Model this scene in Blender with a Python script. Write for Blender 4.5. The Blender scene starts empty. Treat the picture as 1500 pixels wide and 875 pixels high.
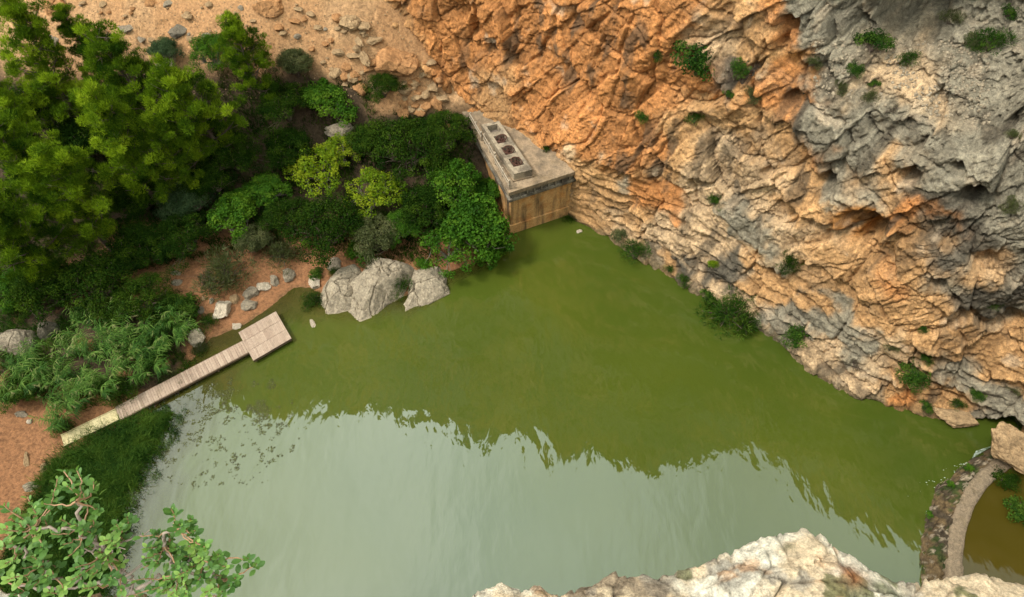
import bpy, bmesh, math, random
import numpy as np
from mathutils import Vector, Matrix
from mathutils.bvhtree import BVHTree

SC = bpy.context.scene
COL = SC.collection
R = math.radians

# ------------------------------------------------------------------ camera
CAMH = 50.0; FPX = 950.0; PITCH = R(57.5)
cam = bpy.data.cameras.new('camera'); cam_o = bpy.data.objects.new('camera', cam); COL.objects.link(cam_o)
cam.sensor_width = 36; cam.lens = FPX/1500*36; cam.clip_start = 0.05; cam.clip_end = 2000
cam_o.location = (0, 0, CAMH); cam_o.rotation_euler = (R(90)-PITCH, 0, 0)
SC.camera = cam_o

# ------------------------------------------------------------------ sky, sun, exposure
SUN_EL, SUN_AZ = R(56), R(-102)          # azimuth measured from +Y towards +X
W = bpy.data.worlds.new('World'); SC.world = W; W.use_nodes = True
nt = W.node_tree; nt.nodes.clear()
wo = nt.nodes.new('ShaderNodeOutputWorld'); bg = nt.nodes.new('ShaderNodeBackground')
sky = nt.nodes.new('ShaderNodeTexSky'); sky.sky_type = 'NISHITA'; sky.sun_disc = False
sky.sun_elevation = SUN_EL; sky.sun_rotation = SUN_AZ; sky.dust_density = 2.0
tc = nt.nodes.new('ShaderNodeTexCoord'); nz = nt.nodes.new('ShaderNodeTexNoise')
nz.inputs['Scale'].default_value = 2.2; nz.inputs['Detail'].default_value = 6; nz.inputs['Roughness'].default_value = .5
cr = nt.nodes.new('ShaderNodeValToRGB'); cr.color_ramp.elements[0].position = .36; cr.color_ramp.elements[1].position = .66
cr.color_ramp.elements[0].color = (9.2, 10.5, 9.8, 1); cr.color_ramp.elements[1].color = (14.0, 15.1, 14.0, 1)
mx = nt.nodes.new('ShaderNodeMix'); mx.data_type = 'RGBA'; mx.inputs[0].default_value = .88
nt.links.new(tc.outputs['Generated'], nz.inputs['Vector']); nt.links.new(nz.outputs[0], cr.inputs[0])
nt.links.new(sky.outputs[0], mx.inputs[6]); nt.links.new(cr.outputs[0], mx.inputs[7])
# bright spot added to the cloud deck, away from the sun, for the water to reflect
gl = nt.nodes.new('ShaderNodeVectorMath'); gl.operation = 'DOT_PRODUCT'; nt.links.new(tc.outputs['Generated'], gl.inputs[0])
gl.inputs[1].default_value = (math.sin(R(-24))*math.cos(R(73)), math.cos(R(-24))*math.cos(R(73)), math.sin(R(73)))
mr = nt.nodes.new('ShaderNodeMapRange'); mr.interpolation_type = 'SMOOTHSTEP'; nt.links.new(gl.outputs['Value'], mr.inputs[0])
for i_, v_ in ((1, .90), (2, 1.0), (3, .78), (4, 1.42)): mr.inputs[i_].default_value = v_
sc_ = nt.nodes.new('ShaderNodeVectorMath'); sc_.operation = 'SCALE'; nt.links.new(mx.outputs[2], sc_.inputs[0]); nt.links.new(mr.outputs[0], sc_.inputs['Scale'])
nt.links.new(sc_.outputs[0], bg.inputs[0]); bg.inputs[1].default_value = 0.15
nt.links.new(bg.outputs[0], wo.inputs[0])
sun = bpy.data.lights.new('sun', 'SUN'); sun.energy = 1.85; sun.angle = R(11); sun.color = (1, .95, .86)
sun_o = bpy.data.objects.new('sun', sun); COL.objects.link(sun_o)
sd = Vector((math.sin(SUN_AZ)*math.cos(SUN_EL), math.cos(SUN_AZ)*math.cos(SUN_EL), math.sin(SUN_EL)))
sun_o.rotation_euler = (-sd).to_track_quat('-Z', 'Y').to_euler()
SC.view_settings.view_transform = 'Standard'; SC.view_settings.look = 'None'
SC.view_settings.gamma = 1; SC.view_settings.use_curve_mapping = False
SC.view_settings.exposure = 1.0
SC.cycles.max_bounces = 5; SC.cycles.diffuse_bounces = 2; SC.cycles.transparent_max_bounces = 6
SC.cycles.glossy_bounces = 2; SC.cycles.transmission_bounces = 2

# ------------------------------------------------------------------ helpers: projection
CP, SP = math.cos(PITCH), math.sin(PITCH)
def ray(u, v):
    x = (u-750)/FPX; y = -(v-437.5)/FPX
    return np.array([x, CP+y*SP, -SP+y*CP])
def P(u, v, z=0.0):
    d = ray(u, v); t = (z-CAMH)/d[2]
    return np.array([d[0]*t, d[1]*t, z])
def proj(p):
    q = np.asarray(p, float) - np.array([0, 0, CAMH])
    dep = q[..., 1]*CP - q[..., 2]*SP
    return 750+FPX*q[..., 0]/dep, 437.5-FPX*(q[..., 1]*SP+q[..., 2]*CP)/dep, dep

# ------------------------------------------------------------------ helpers: noise
def _h(ix, iy, iz, s):
    n = (ix.astype(np.int64)*73856093) ^ (iy.astype(np.int64)*19349663) ^ (iz.astype(np.int64)*83492791) ^ (s*2654435761)
    n = n & 0xffffffff
    n = ((n ^ (n >> 16))*0x45d9f3b) & 0xffffffff
    n = ((n ^ (n >> 16))*0x45d9f3b) & 0xffffffff
    return ((n ^ (n >> 16)) & 0xffffff)/float(0xffffff)
def vnoise(p, s=0):
    i = np.floor(p).astype(np.int64); f = p-i; f = f*f*f*(f*(f*6-15)+10)
    o = np.zeros(len(p))
    for dx in (0, 1):
        wx = f[:, 0] if dx else 1-f[:, 0]
        for dy in (0, 1):
            wy = f[:, 1] if dy else 1-f[:, 1]
            for dz in (0, 1):
                wz = f[:, 2] if dz else 1-f[:, 2]
                o += wx*wy*wz*_h(i[:, 0]+dx, i[:, 1]+dy, i[:, 2]+dz, s)
    return o*2-1
def fbm(p, o=4, s=0, g=.5):
    a = 1.; r = np.zeros(len(p)); t = 0
    for k in range(o):
        r += a*vnoise(p*(2.03**k)+k*17.3, s+k*7); t += a; a *= g
    return r/t
def facets(p, s=0, tilt=.8):
    """broken-rock noise: every cell of a jittered lattice is a tilted plane; returns height, crack distance"""
    i = np.floor(p).astype(np.int64); n = len(p)
    b1 = np.full(n, 9.); b2 = np.full(n, 9.); val = np.zeros(n)
    for dx in (-1, 0, 1):
        for dy in (-1, 0, 1):
            for dz in (-1, 0, 1):
                cx, cy, cz = i[:, 0]+dx, i[:, 1]+dy, i[:, 2]+dz
                jx = cx+.1+.8*_h(cx, cy, cz, s+1); jy = cy+.1+.8*_h(cx, cy, cz, s+2); jz = cz+.1+.8*_h(cx, cy, cz, s+3)
                ex, ey, ez = p[:, 0]-jx, p[:, 1]-jy, p[:, 2]-jz
                d = np.sqrt(ex*ex+ey*ey+ez*ez)
                m = d < b1
                b2 = np.where(m, b1, np.minimum(b2, d)); b1 = np.where(m, d, b1)
                hv = (_h(cx, cy, cz, s+4)-.5) + tilt*(ex*(_h(cx, cy, cz, s+5)-.5)+ey*(_h(cx, cy, cz, s+6)-.5)+ez*(_h(cx, cy, cz, s+7)-.5))*2
                val = np.where(m, hv, val)
    return val, b2-b1
def sstep(a, b, x):
    t = np.clip((x-a)/(b-a), 0, 1); return t*t*(3-2*t)

# ------------------------------------------------------------------ helpers: meshes
def mk_mesh(name, v, f, smooth=False, attrs=None, cols=None):
    me = bpy.data.meshes.new(name); v = np.ascontiguousarray(v, np.float32); f = np.ascontiguousarray(f, np.int32)
    k = f.shape[1]; n = len(f)
    me.vertices.add(len(v)); me.vertices.foreach_set('co', v.ravel())
    me.loops.add(n*k); me.loops.foreach_set('vertex_index', f.ravel())
    me.polygons.add(n); me.polygons.foreach_set('loop_start', np.arange(n, dtype=np.int32)*k)
    me.polygons.foreach_set('loop_total', np.full(n, k, np.int32))
    me.polygons.foreach_set('use_smooth', np.full(n, smooth))
    me.update(calc_edges=True)
    for an, a in (attrs or {}).items():
        at = me.attributes.new(an, 'FLOAT', 'POINT'); at.data.foreach_set('value', np.ascontiguousarray(a, np.float32))
    if cols is not None:
        c = np.ones((len(v), 4), np.float32); c[:, :3] = cols
        at = me.attributes.new('tone', 'FLOAT_COLOR', 'POINT'); at.data.foreach_set('color', c.ravel())
    return me
def grid_faces(nu, nv):
    a = (np.arange(nu-1)[:, None]*nv+np.arange(nv-1)[None, :]).ravel()
    return np.stack([a, a+nv, a+nv+1, a+1], 1)
def obj(name, me, mat=None, parent=None, loc=None, rot=None, scale=None):
    o = bpy.data.objects.new(name, me); COL.objects.link(o)
    if mat is not None and me is not None and not me.materials: me.materials.append(mat)
    if parent is not None: o.parent = parent
    if loc is not None: o.location = loc
    if rot is not None: o.rotation_euler = rot
    if scale is not None: o.scale = (scale,)*3 if np.isscalar(scale) else scale
    return o
def tag(o, label=None, cat=None, group=None, kind=None):
    if label: o['label'] = label
    if cat: o['category'] = cat
    if group: o['group'] = group
    if kind: o['kind'] = kind
    return o
class Acc:                                   # collects triangles or quads into one mesh
    def __init__(s): s.v = []; s.f = []; s.n = 0; s.a = []
    def add(s, v, f, a=0.):
        s.v.append(np.asarray(v, float)); s.f.append(np.asarray(f)+s.n); s.n += len(v)
        s.a.append(np.full(len(v), a) if np.isscalar(a) else a)
    def mesh(s, name, smooth=False):
        return mk_mesh(name, np.concatenate(s.v), np.concatenate(s.f), smooth, {'tint': np.concatenate(s.a)})
def tube(acc, pts, rad, n=6, a=0.):
    pts = np.asarray(pts, float); m = len(pts); rad = np.broadcast_to(rad, (m,))
    t = np.gradient(pts, axis=0); t /= np.linalg.norm(t, axis=1)[:, None]+1e-9
    up = np.array([0, 0, 1.]) if abs(t[0, 2]) < .9 else np.array([1., 0, 0])
    x = np.cross(t, up); x /= np.linalg.norm(x, axis=1)[:, None]+1e-9; y = np.cross(t, x)
    an = np.linspace(0, 2*np.pi, n, endpoint=False)
    v = pts[:, None]+rad[:, None, None]*(np.cos(an)[None, :, None]*x[:, None]+np.sin(an)[None, :, None]*y[:, None])
    v = v.reshape(-1, 3); i = np.arange(m-1)[:, None]*n; j = np.arange(n)[None, :]; j2 = (j+1) % n
    f = np.stack([i+j, i+j2, i+n+j2, i+n+j], -1).reshape(-1, 4)
    c = np.array([pts[0], pts[-1]]); v = np.concatenate([v, c]); k = m*n
    jj = np.arange(n); e0 = np.stack([np.full(n, k), (jj+1) % n, jj, np.full(n, k)], 1)
    e1 = np.stack([np.full(n, k+1), (m-1)*n+jj, (m-1)*n+(jj+1) % n, np.full(n, k+1)], 1)
    acc.add(v, f, a)                         # open ends are hidden in leaves or capped below
    if n > 4:
        pass
def bm_obj(name, bm, mat, parent=None, bevel=0.0, **k):
    if bevel: bmesh.ops.bevel(bm, geom=bm.edges[:], offset=bevel, segments=2, affect='EDGES', profile=.6)
    bmesh.ops.recalc_face_normals(bm, faces=bm.faces[:])
    me = bpy.data.meshes.new(name); bm.to_mesh(me); bm.free()
    return obj(name, me, mat, parent, **k)
def bm_prism(bm, poly, z0, z1):
    """poly: list of (x,y); closed prism"""
    lo = [bm.verts.new((p[0], p[1], z0)) for p in poly]; hi = [bm.verts.new((p[0], p[1], z1)) for p in poly]
    n = len(poly); bm.faces.new(lo[::-1]); bm.faces.new(hi)
    for i in range(n): bm.faces.new((lo[i], lo[(i+1) % n], hi[(i+1) % n], hi[i]))
def bm_box(bm, o, ax, ay, az):
    """box from corner o with edge vectors"""
    o, ax, ay, az = map(lambda q: np.asarray(q, float), (o, ax, ay, az))
    V = [bm.verts.new(tuple(o+i*ax+j*ay+k*az)) for i in (0, 1) for j in (0, 1) for k in (0, 1)]
    for q in ((0, 1, 3, 2), (4, 6, 7, 5), (0, 4, 5, 1), (2, 3, 7, 6), (0, 2, 6, 4), (1, 5, 7, 3)): bm.faces.new([V[i] for i in q])

# ------------------------------------------------------------------ helpers: materials
def new_mat(name):
    m = bpy.data.materials.new(name); m.use_nodes = True
    n = m.node_tree.nodes; b = n['Principled BSDF']; return m, n, m.node_tree.links, b
def nnode(n, t, **k):
    q = n.new(t)
    for a, b in k.items():
        if a in q.inputs: q.inputs[a].default_value = b
        else: setattr(q, a, b)
    return q
def noise_tex(n, L, vec, scale, detail=5, rough=.6, dist=0):
    q = n.new('ShaderNodeTexNoise'); q.inputs['Scale'].default_value = scale; q.inputs['Detail'].default_value = detail
    q.inputs['Roughness'].default_value = rough; q.inputs['Distortion'].default_value = dist
    L.new(vec, q.inputs['Vector']); return q.outputs[0]
def ramp(n, L, fac, stops):
    q = n.new('ShaderNodeValToRGB'); e = q.color_ramp.elements
    e[0].position = stops[0][0]; e[0].color = (*stops[0][1], 1); e[1].position = stops[-1][0]; e[1].color = (*stops[-1][1], 1)
    for p_, c in stops[1:-1]:
        w = e.new(p_); w.color = (*c, 1)
    L.new(fac, q.inputs[0]); return q.outputs[0]
def mixc(n, L, fac, a, b, mode='MIX'):
    q = n.new('ShaderNodeMix'); q.data_type = 'RGBA'; q.blend_type = mode
    for s, x in ((0, fac), (6, a), (7, b)):
        if isinstance(x, (int, float)): q.inputs[s].default_value = x
        elif isinstance(x, tuple): q.inputs[s].default_value = (*x, 1)
        else: L.new(x, q.inputs[s])
    return q.outputs[2]
def math_(n, L, op, a, b=None, c=None):
    q = n.new('ShaderNodeMath'); q.operation = op
    for s, x in enumerate((a, b, c)):
        if x is None: continue
        if isinstance(x, (int, float)): q.inputs[s].default_value = x
        else: L.new(x, q.inputs[s])
    return q.outputs[0]
def bump(n, L, b, h, dist=.1, strength=1.):
    q = n.new('ShaderNodeBump'); q.inputs['Distance'].default_value = dist; q.inputs['Strength'].default_value = strength
    L.new(h, q.inputs['Height']); L.new(q.outputs[0], b.inputs['Normal'])
def rock_mat(name, dark=.5, bumpd=.12, sc=1.0, tone=None):
    """rock whose broad colour is the vertex colour 'tone' (or a flat colour), broken up by fine mineral noise"""
    m, n, L, b = new_mat(name); co = n.new('ShaderNodeTexCoord').outputs['Object']
    if tone is None:
        a = n.new('ShaderNodeAttribute'); a.attribute_name = 'tone'; base = a.outputs['Color']
    else:
        base = ramp(n, L, noise_tex(n, L, co, .9*sc, 6, .65, .4), tone)
    n1 = noise_tex(n, L, co, 2.6*sc, 8, .7, .3); n2 = noise_tex(n, L, co, 11*sc, 5, .7)
    c = mixc(n, L, .9, base, ramp(n, L, n1, [(.30, (.38,)*3), (.5, (.95,)*3), (.70, (1.4, 1.37, 1.32))]), 'MULTIPLY')
    c = mixc(n, L, .7, c, ramp(n, L, n2, [(.33, (.5,)*3), (.55, (1.03,)*3), (.70, (1.35,)*3)]), 'MULTIPLY')
    L.new(c, b.inputs['Base Color']); b.inputs['Roughness'].default_value = .9; b.inputs['Specular IOR Level'].default_value = .2
    vo = n.new('ShaderNodeTexVoronoi'); vo.feature = 'DISTANCE_TO_EDGE'; vo.inputs['Scale'].default_value = 2.4*sc
    dn = n.new('ShaderNodeTexNoise'); dn.inputs['Scale'].default_value = 1.6*sc; dn.inputs['Detail'].default_value = 4; L.new(co, dn.inputs['Vector'])
    va = n.new('ShaderNodeVectorMath'); va.operation = 'ADD'; L.new(co, va.inputs[0]); L.new(dn.outputs['Color'], va.inputs[1]); L.new(va.outputs[0], vo.inputs['Vector'])
    vc = n.new('ShaderNodeTexVoronoi'); vc.inputs['Scale'].default_value = 2.4*sc; L.new(va.outputs[0], vc.inputs['Vector'])
    sx = n.new('ShaderNodeSeparateColor'); L.new(vc.outputs['Color'], sx.inputs[0])
    crk = ramp(n, L, vo.outputs['Distance'], [(0, (0,)*3), (.035, (1,)*3)])
    h = math_(n, L, 'ADD', math_(n, L, 'MULTIPLY', n1, 1.2), math_(n, L, 'MULTIPLY', n2, .5))
    h = math_(n, L, 'ADD', h, math_(n, L, 'MULTIPLY', crk, .35)); h = math_(n, L, 'ADD', h, math_(n, L, 'MULTIPLY', sx.outputs[0], .35))
    bump(n, L, b, h, bumpd, 1.); return m
def leaf_mat(name, stops, transl=.35, spec=.25, rough=.6, orand=.25):
    m, n, L, b = new_mat(name)
    a = n.new('ShaderNodeAttribute'); a.attribute_name = 'tint'
    oi = n.new('ShaderNodeObjectInfo')
    f = math_(n, L, 'ADD', a.outputs['Fac'], math_(n, L, 'MULTIPLY', math_(n, L, 'SUBTRACT', oi.outputs['Random'], .5), orand))
    c = ramp(n, L, f, stops); L.new(c, b.inputs['Base Color']); b.inputs['Roughness'].default_value = rough
    b.inputs['Specular IOR Level'].default_value = spec
    t = n.new('ShaderNodeBsdfTranslucent'); L.new(mixc(n, L, 1., c, (1.25, 1.3, .6), 'MULTIPLY'), t.inputs[0])
    s = n.new('ShaderNodeMixShader'); s.inputs[0].default_value = transl
    L.new(b.outputs[0], s.inputs[1]); L.new(t.outputs[0], s.inputs[2]); L.new(s.outputs[0], n['Material Output'].inputs[0]); return m
def flat_mat(name, col, rough=.7, metal=0, var=.35, sc=3., bumpd=.01, stretch=None):
    m, n, L, b = new_mat(name); co = n.new('ShaderNodeTexCoord').outputs['Object']
    if stretch:
        mp = n.new('ShaderNodeMapping'); mp.inputs['Scale'].default_value = stretch; L.new(co, mp.inputs[0]); co = mp.outputs[0]
    n1 = noise_tex(n, L, co, sc, 7, .65)
    c = mixc(n, L, 1., col, ramp(n, L, n1, [(.3, (1-var,)*3), (.7, (1+var,)*3)]), 'MULTIPLY')
    L.new(c, b.inputs['Base Color']); b.inputs['Roughness'].default_value = rough; b.inputs['Metallic'].default_value = metal
    bump(n, L, b, n1, bumpd); return m

rs = np.random.RandomState(7); random.seed(7)
# ================================================================== STRUCTURE: ground, cliffs, water
# ---- bank and hillside
GA = [(655,400,0),(600,442,-.2),(470,445,-.2),(440,418,0),(400,448,0),(352,478,0),(330,487,0),(300,503,0),(275,535,0),(245,563,0),(215,592,0),
 (255,605,0),(228,650,0),(195,700,0),(168,745,0),(150,800,0),(130,875,0),(700,380,.1),(715,385,-.5),(735,372,-1.),(750,362,-1.5),(790,352,-2),(830,335,-1.5),(560,420,.3),
 (250,400,1.0),(320,390,1.0),(330,450,.5),(450,388,.8),(380,420,.6),(0,650,.8),(60,620,.5),(95,642,.3),(130,628,.3),(60,700,.6),(0,720,.9),(120,640,.5),(150,680,.25),
 (100,300,2.5),(250,250,3.5),(400,250,3.5),(550,250,3.5),(640,260,3.5),(480,190,5),(600,190,5.5),(680,190,5.8),(560,330,1.5),
 (650,140,7.5),(600,110,9.5),(560,90,10.8),(520,40,13.5),(450,80,11),(400,20,14),(300,60,11.5),(200,30,12.5),(100,20,12.5),(0,10,12.5),
 (300,130,8.5),(100,120,8.5),(0,150,7.5),(0,300,3.5),(0,450,1.8),(100,450,1.5),(200,500,1.0),(180,580,.6),
 (500,520,-1.6),(700,500,-3),(690,430,-1.5),(380,570,-1.),(300,650,-.8),(300,800,-1.2),(900,450,-4),(660,440,-1),(430,470,-.7)]
GP = [tuple(P(u, v, z)) for u, v, z in GA] + [(-80,20,4),(-80,50,10),(-60,0,3),(-120,40,16),(-50,-10,2),(0,20,-5),(20,15,-5),(-25,0,-1),(-25,66,17),
 (-50,68,17),(-80,70,18),(-2,50,6.5),(-120,-10,8),(10,50,8),(40,10,-5),(0,0,-5)]
GP = np.array(GP)
def _tps_k(d): return d*d*np.log(d+1e-9)
_n = len(GP); _K = _tps_k(np.linalg.norm(GP[:, None, :2]-GP[None, :, :2], axis=2)) + np.eye(_n)*.6
_Q = np.concatenate([np.ones((_n, 1)), GP[:, :2]], 1)
_A = np.block([[_K, _Q], [_Q.T, np.zeros((3, 3))]]); _w = np.linalg.solve(_A, np.concatenate([GP[:, 2], np.zeros(3)]))
def ground_z(x, y):
    x = np.atleast_1d(np.asarray(x, float)); y = np.atleast_1d(np.asarray(y, float)); o = np.zeros(len(x))
    for i in range(0, len(x), 20000):
        q = np.stack([x[i:i+20000], y[i:i+20000]], 1)
        d = np.linalg.norm(q[:, None]-GP[None, :, :2], axis=2)
        o[i:i+20000] = _tps_k(d)@_w[:_n] + _w[_n] + q@_w[_n+1:]
    return o
def blend_cols(pts, anchors, warp, rs_=1.6):
    """broad mineral colour: soft nearest-anchor blend in world space, edges broken by noise"""
    num = np.zeros((len(pts), 3)); den = np.full(len(pts), 1e-9)
    q = pts + warp
    for (a, r, c) in anchors:
        w = np.exp(-1.8*np.sum((q-a)**2, 1)/(r*r)) + 1e-7/(1+np.sum((q-a)**2, 1))
        num += w[:, None]*np.array(c); den += w
    return num/den[:, None]
gx = np.concatenate([np.arange(-125, -53, 1.5), np.arange(-53, 1, .125), np.arange(1, 16, .8)])
gy = np.concatenate([np.arange(-22, 6, 1.0), np.arange(6, 66, .125), np.arange(66, 78, 1.5)])
X, Y = np.meshgrid(gx, gy, indexing='ij'); x, y = X.ravel(), Y.ravel()
z = ground_z(x, y); z = np.minimum(z, 30)
p = np.stack([x, y, np.zeros_like(x)], 1)
scree = sstep(8.5, 10.5, z + 1.2*fbm(p/4, 3, 3))*(1-sstep(-9, -4, x)*0) 
talus = sstep(6.4, 7.4, z)*sstep(-15, -11, x)
rocky = np.maximum(scree, talus)
f1, c1 = facets(p/np.array([.55, .55, 1])+fbm(p*.8, 2, 5)[:, None]*.2, 11)
f2, c2 = facets(p/np.array([1.7, 1.7, 1]), 12)
zz = z + .22*fbm(p/3, 4, 1) + rocky*(.10*f1+.25*f2*sstep(.3, -.3, fbm(p/6, 2, 8)) - .04*sstep(.12, 0, c1)) + .035*fbm(p/.35, 3, 2)*(1-rocky)
zz = np.where(np.abs(z) < .35, z+.05*fbm(p/.6, 3, 4), zz)
flat = sstep(-8, -6, x)*sstep(36, 37, y)*(1-sstep(6.2, 7, z)); zz = zz*(1-flat)+np.minimum(zz, 5.2)*flat
sand = np.array([.27, .125, .058]); scr = np.array([.43, .25, .125]); flo = np.array([.065, .042, .024]); mud = np.array([.11, .075, .035])  # flo: forest floor brown, darkened to put tree shade into the colour
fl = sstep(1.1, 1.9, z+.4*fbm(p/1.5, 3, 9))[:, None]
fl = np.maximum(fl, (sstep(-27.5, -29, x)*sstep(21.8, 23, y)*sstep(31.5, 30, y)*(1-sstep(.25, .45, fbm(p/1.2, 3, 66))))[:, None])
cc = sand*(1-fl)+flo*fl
cc = cc*(1-rocky[:, None])+scr*rocky[:, None]*(1+.25*f1[:, None])
oz = (rocky*sstep(-.25, .2, fbm(p/5, 3, 21)))[:, None]*.75
cc = cc*(1-oz)+np.array([.42, .22, .10])*oz
mk = sstep(.12, -.15, z+.1*fbm(p/.8, 3, 14))[:, None]; cc = cc*(1-mk)+mud*mk
bank_me = mk_mesh('ground', np.stack([x, y, zz], 1), grid_faces(len(gx), len(gy)), True, cols=np.clip(cc, 0.01, .8))
ROCKM = rock_mat('ground_rock', bumpd=.05, sc=1.5)
tag(obj('ground', bank_me, ROCKM), kind='structure')

# ---- far cliff: a sheet lofted from the shore line upwards, broken into blocks
base = np.array([(-120,26),(-90,50),(-65,62),(-42,63.5),(-24,60),(-16,55),(-12,51.8),(-9,51),(-6,50.3),(-2.5,48.9),(.3,46.6),(3.5,43.6),(5.9,41.3),
 (9.9,38.3),(13.5,35.1),(18,31.3),(21.2,28.8),(23.7,26.4),(26,23.8),(29,21.9),(32,20.7),(34.6,20.3),(36.9,18.9),(38.6,17.2),(41,14.5),(46,10),(56,5),(75,1),(105,-8)])
def resample(pl, step):
    d = np.concatenate([[0], np.cumsum(np.linalg.norm(np.diff(pl, axis=0), axis=1))]); n = int(d[-1]/step)
    s = np.linspace(0, d[-1], n); return np.stack([np.interp(s, d, pl[:, 0]), np.interp(s, d, pl[:, 1])], 1)
def smooth(a, k):
    w = np.hanning(k*2+1); w /= w.sum(); q = np.concatenate([np.repeat(a[:1], k, 0), a, np.repeat(a[-1:], k, 0)])
    return np.stack([np.convolve(q[:, i], w, 'valid') for i in range(a.shape[1])], 1)
bl = smooth(resample(base, .09), 9)
tan_ = np.gradient(smooth(bl, 40), axis=0); tan_ /= np.linalg.norm(tan_, axis=1)[:, None]
nrm = smooth(np.stack([-tan_[:, 1], tan_[:, 0]], 1), 22); nrm /= np.linalg.norm(nrm, axis=1)[:, None]
keep = []; acc_ = 0
for i in range(len(bl)):
    st = 1 if -13 < bl[i, 0] < 43 else (3 if bl[i, 0] > -30 and bl[i, 0] < 50 else 12)
    if i % st == 0: keep.append(i)
bl, nrm = bl[keep], nrm[keep]
zs = np.concatenate([np.arange(-3, -.5, .3), np.arange(-.5, 27, .085), np.arange(27, 92, .36)])
ns, nz_ = len(bl), len(zs)
Bx = np.repeat(bl[:, 0], nz_); By = np.repeat(bl[:, 1], nz_); Nx = np.repeat(nrm[:, 0], nz_); Ny = np.repeat(nrm[:, 1], nz_); Z = np.tile(zs, ns)
offA = np.interp(Z, [-3, 0, 6, 28, 90, 91.4, 92], [-.3, 0, .6, 5, 8.5, 12, 60])
offB = np.interp(Z, [-3, -.5, 0, 1.2, 4, 12, 22, 30, 64, 90, 91.4, 92], [-1., -.3, 0, 1.1, 2.4, 4.4, 6.8, 9, 21, 38, 46, 90])
wB = sstep(6, 16, Bx); wB2 = sstep(18, 27, Bx); wB = wB*(1-sstep(24, 36, Z))+wB2*sstep(24, 36, Z); off = offA*(1-wB)+offB*wB
ter = np.exp(-((Bx-21.2)/4.2)**4)
q0 = np.stack([Bx+Nx*off, By+Ny*off, Z], 1)
lw = fbm(q0/5, 3, 31)
off = off + ter*6.5*sstep(19.2, 25.0, Z+lw*2.2) - ter*3*sstep(27, 40, Z)
q0 = np.stack([Bx+Nx*off, By+Ny*off, Z], 1)
low = sstep(8.5, 4, Z+lw*2)*sstep(3, 8, Bx)          # bedded ledges along the water
# strata space: bedding dips gently; stretched along the wall
sp = q0 + np.stack([fbm(q0/4, 3, 41), fbm(q0/4+9, 3, 42), fbm(q0/4+5, 3, 43)], 1)*.7
dip = sp.copy(); dip[:, 2] = sp[:, 2] + .22*(sp[:, 0]) - .1*sp[:, 1]
fa, ca = facets(dip/np.array([5.5, 5.5, 3.6]), 51, 1.)
e1 = np.array([.50, -.22, .84]); e1 /= np.linalg.norm(e1); e2 = np.array([.75, -.5, -.42]); e2 -= e1*(e1@e2); e2 /= np.linalg.norm(e2); e3 = np.cross(e1, e2)
jn = np.stack([sp@e1/4.6, sp@e2/1.7, sp@e3/2.0], 1); lowm = low[:, None]
bd = np.stack([sp[:, 0]/4.2, sp[:, 1]/4.2, (sp[:, 2]+.06*sp[:, 0])/.95], 1)
fj, cj = facets(jn, 52, .9); fk, ck = facets(bd, 56, .8)
fb = fj*(1-low)+fk*low; cb = cj*(1-low)+ck*low
fcj, ccj = facets(jn*np.array([2.2, 2.6, 2.4])+4, 53, 1.); fck, cck = facets(bd*np.array([2.3, 2.3, 2.4])+2, 57, 1.); fc = fcj*(1-low)+fck*low; cc_ = ccj*(1-low)+cck*low
fd, cd = facets((q0+.25*fbm(q0*1.5, 2, 3)[:, None])/np.array([.45, .45, .3]), 54, 1.2)
smoothz = sstep(.1, .5, fbm(q0/7+3, 2, 61))*sstep(26, 16, Bx)   # calmer, sheet-like areas
warp0 = np.stack([fbm(q0/1.6, 3, 61), fbm(q0/1.6+4, 3, 62), fbm(q0/1.6+8, 3, 63)], 1)*1.6
rough = 1-.4*smoothz
bed = np.abs(((dip[:, 2]*1.0+.5*fbm(sp/1.5, 2, 66)) % 1.)-.5)*2
ridg = 1-np.abs(fbm(np.stack([sp@e1/2.6, sp@e2/.9, sp@e3/.9], 1), 5, 68, .6))*2
D = -(.95*fa*(1-.5*low) + .40*fb*rough + .11*fc*rough + .06*fd*rough) - .42*fbm(q0/3.6, 3, 67) - .13*ridg*(1-low) \
    + .32*sstep(.05, 0, ca) + .24*sstep(.04, 0, cb)*rough + .11*sstep(.06, 0, cc_)*rough + .06*sstep(.1, 0, cd)*rough + low*(.34*(bed-.5)) - .07*fbm(q0/.4, 3, 69)
D *= np.where(Z < .6, .45+.55*sstep(-1, .6, Z), 1)*(1-.65*np.exp(-(((Bx-1.5)/6.5)**2)) * sstep(9, 5, Z))
D = D - ter*sstep(18, 21, Z)*sstep(29, 26, Z)*(.22*fd+.12*fbm(q0/.5, 3, 88))
pu, pv, pd = proj(q0)
def anchor(u, v): return q0[np.argmin((pu-u)**2+(pv-v)**2 + np.where(Z > 40, 1e6, 0))]
for (u, v, r, dpt) in [(1340,15,1.7,2.6),(1338,252,.55,1.8),(1212,262,.5,1.6),(1428,288,.9,1.3),(1268,335,1.5,.9),(1290,325,.8,.9),(1160,35,.6,1.3),(1150,60,.5,1.),
    (1452,652,1.5,2.6),(1411,462,.6,1.0),(1133,398,.45,1.0),(1260,45,.8,.7),(1165,150,.7,.8),(1410,240,.45,1.2),(700,35,.7,.5),(1270,350,.6,.8),(1480,478,.8,.8),(1440,385,.7,.6),(1380,410,.5,.7),(1125,250,.4,.6)]:
    a = anchor(u, v); dd = (q0-a)/np.array([1, 1, 1.15]); D += 1.6*dpt*np.exp(-(np.sum(dd*dd, 1)*(1+.7*fbm(q0*1.1, 2, 71))/(r*r))**2)
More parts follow.
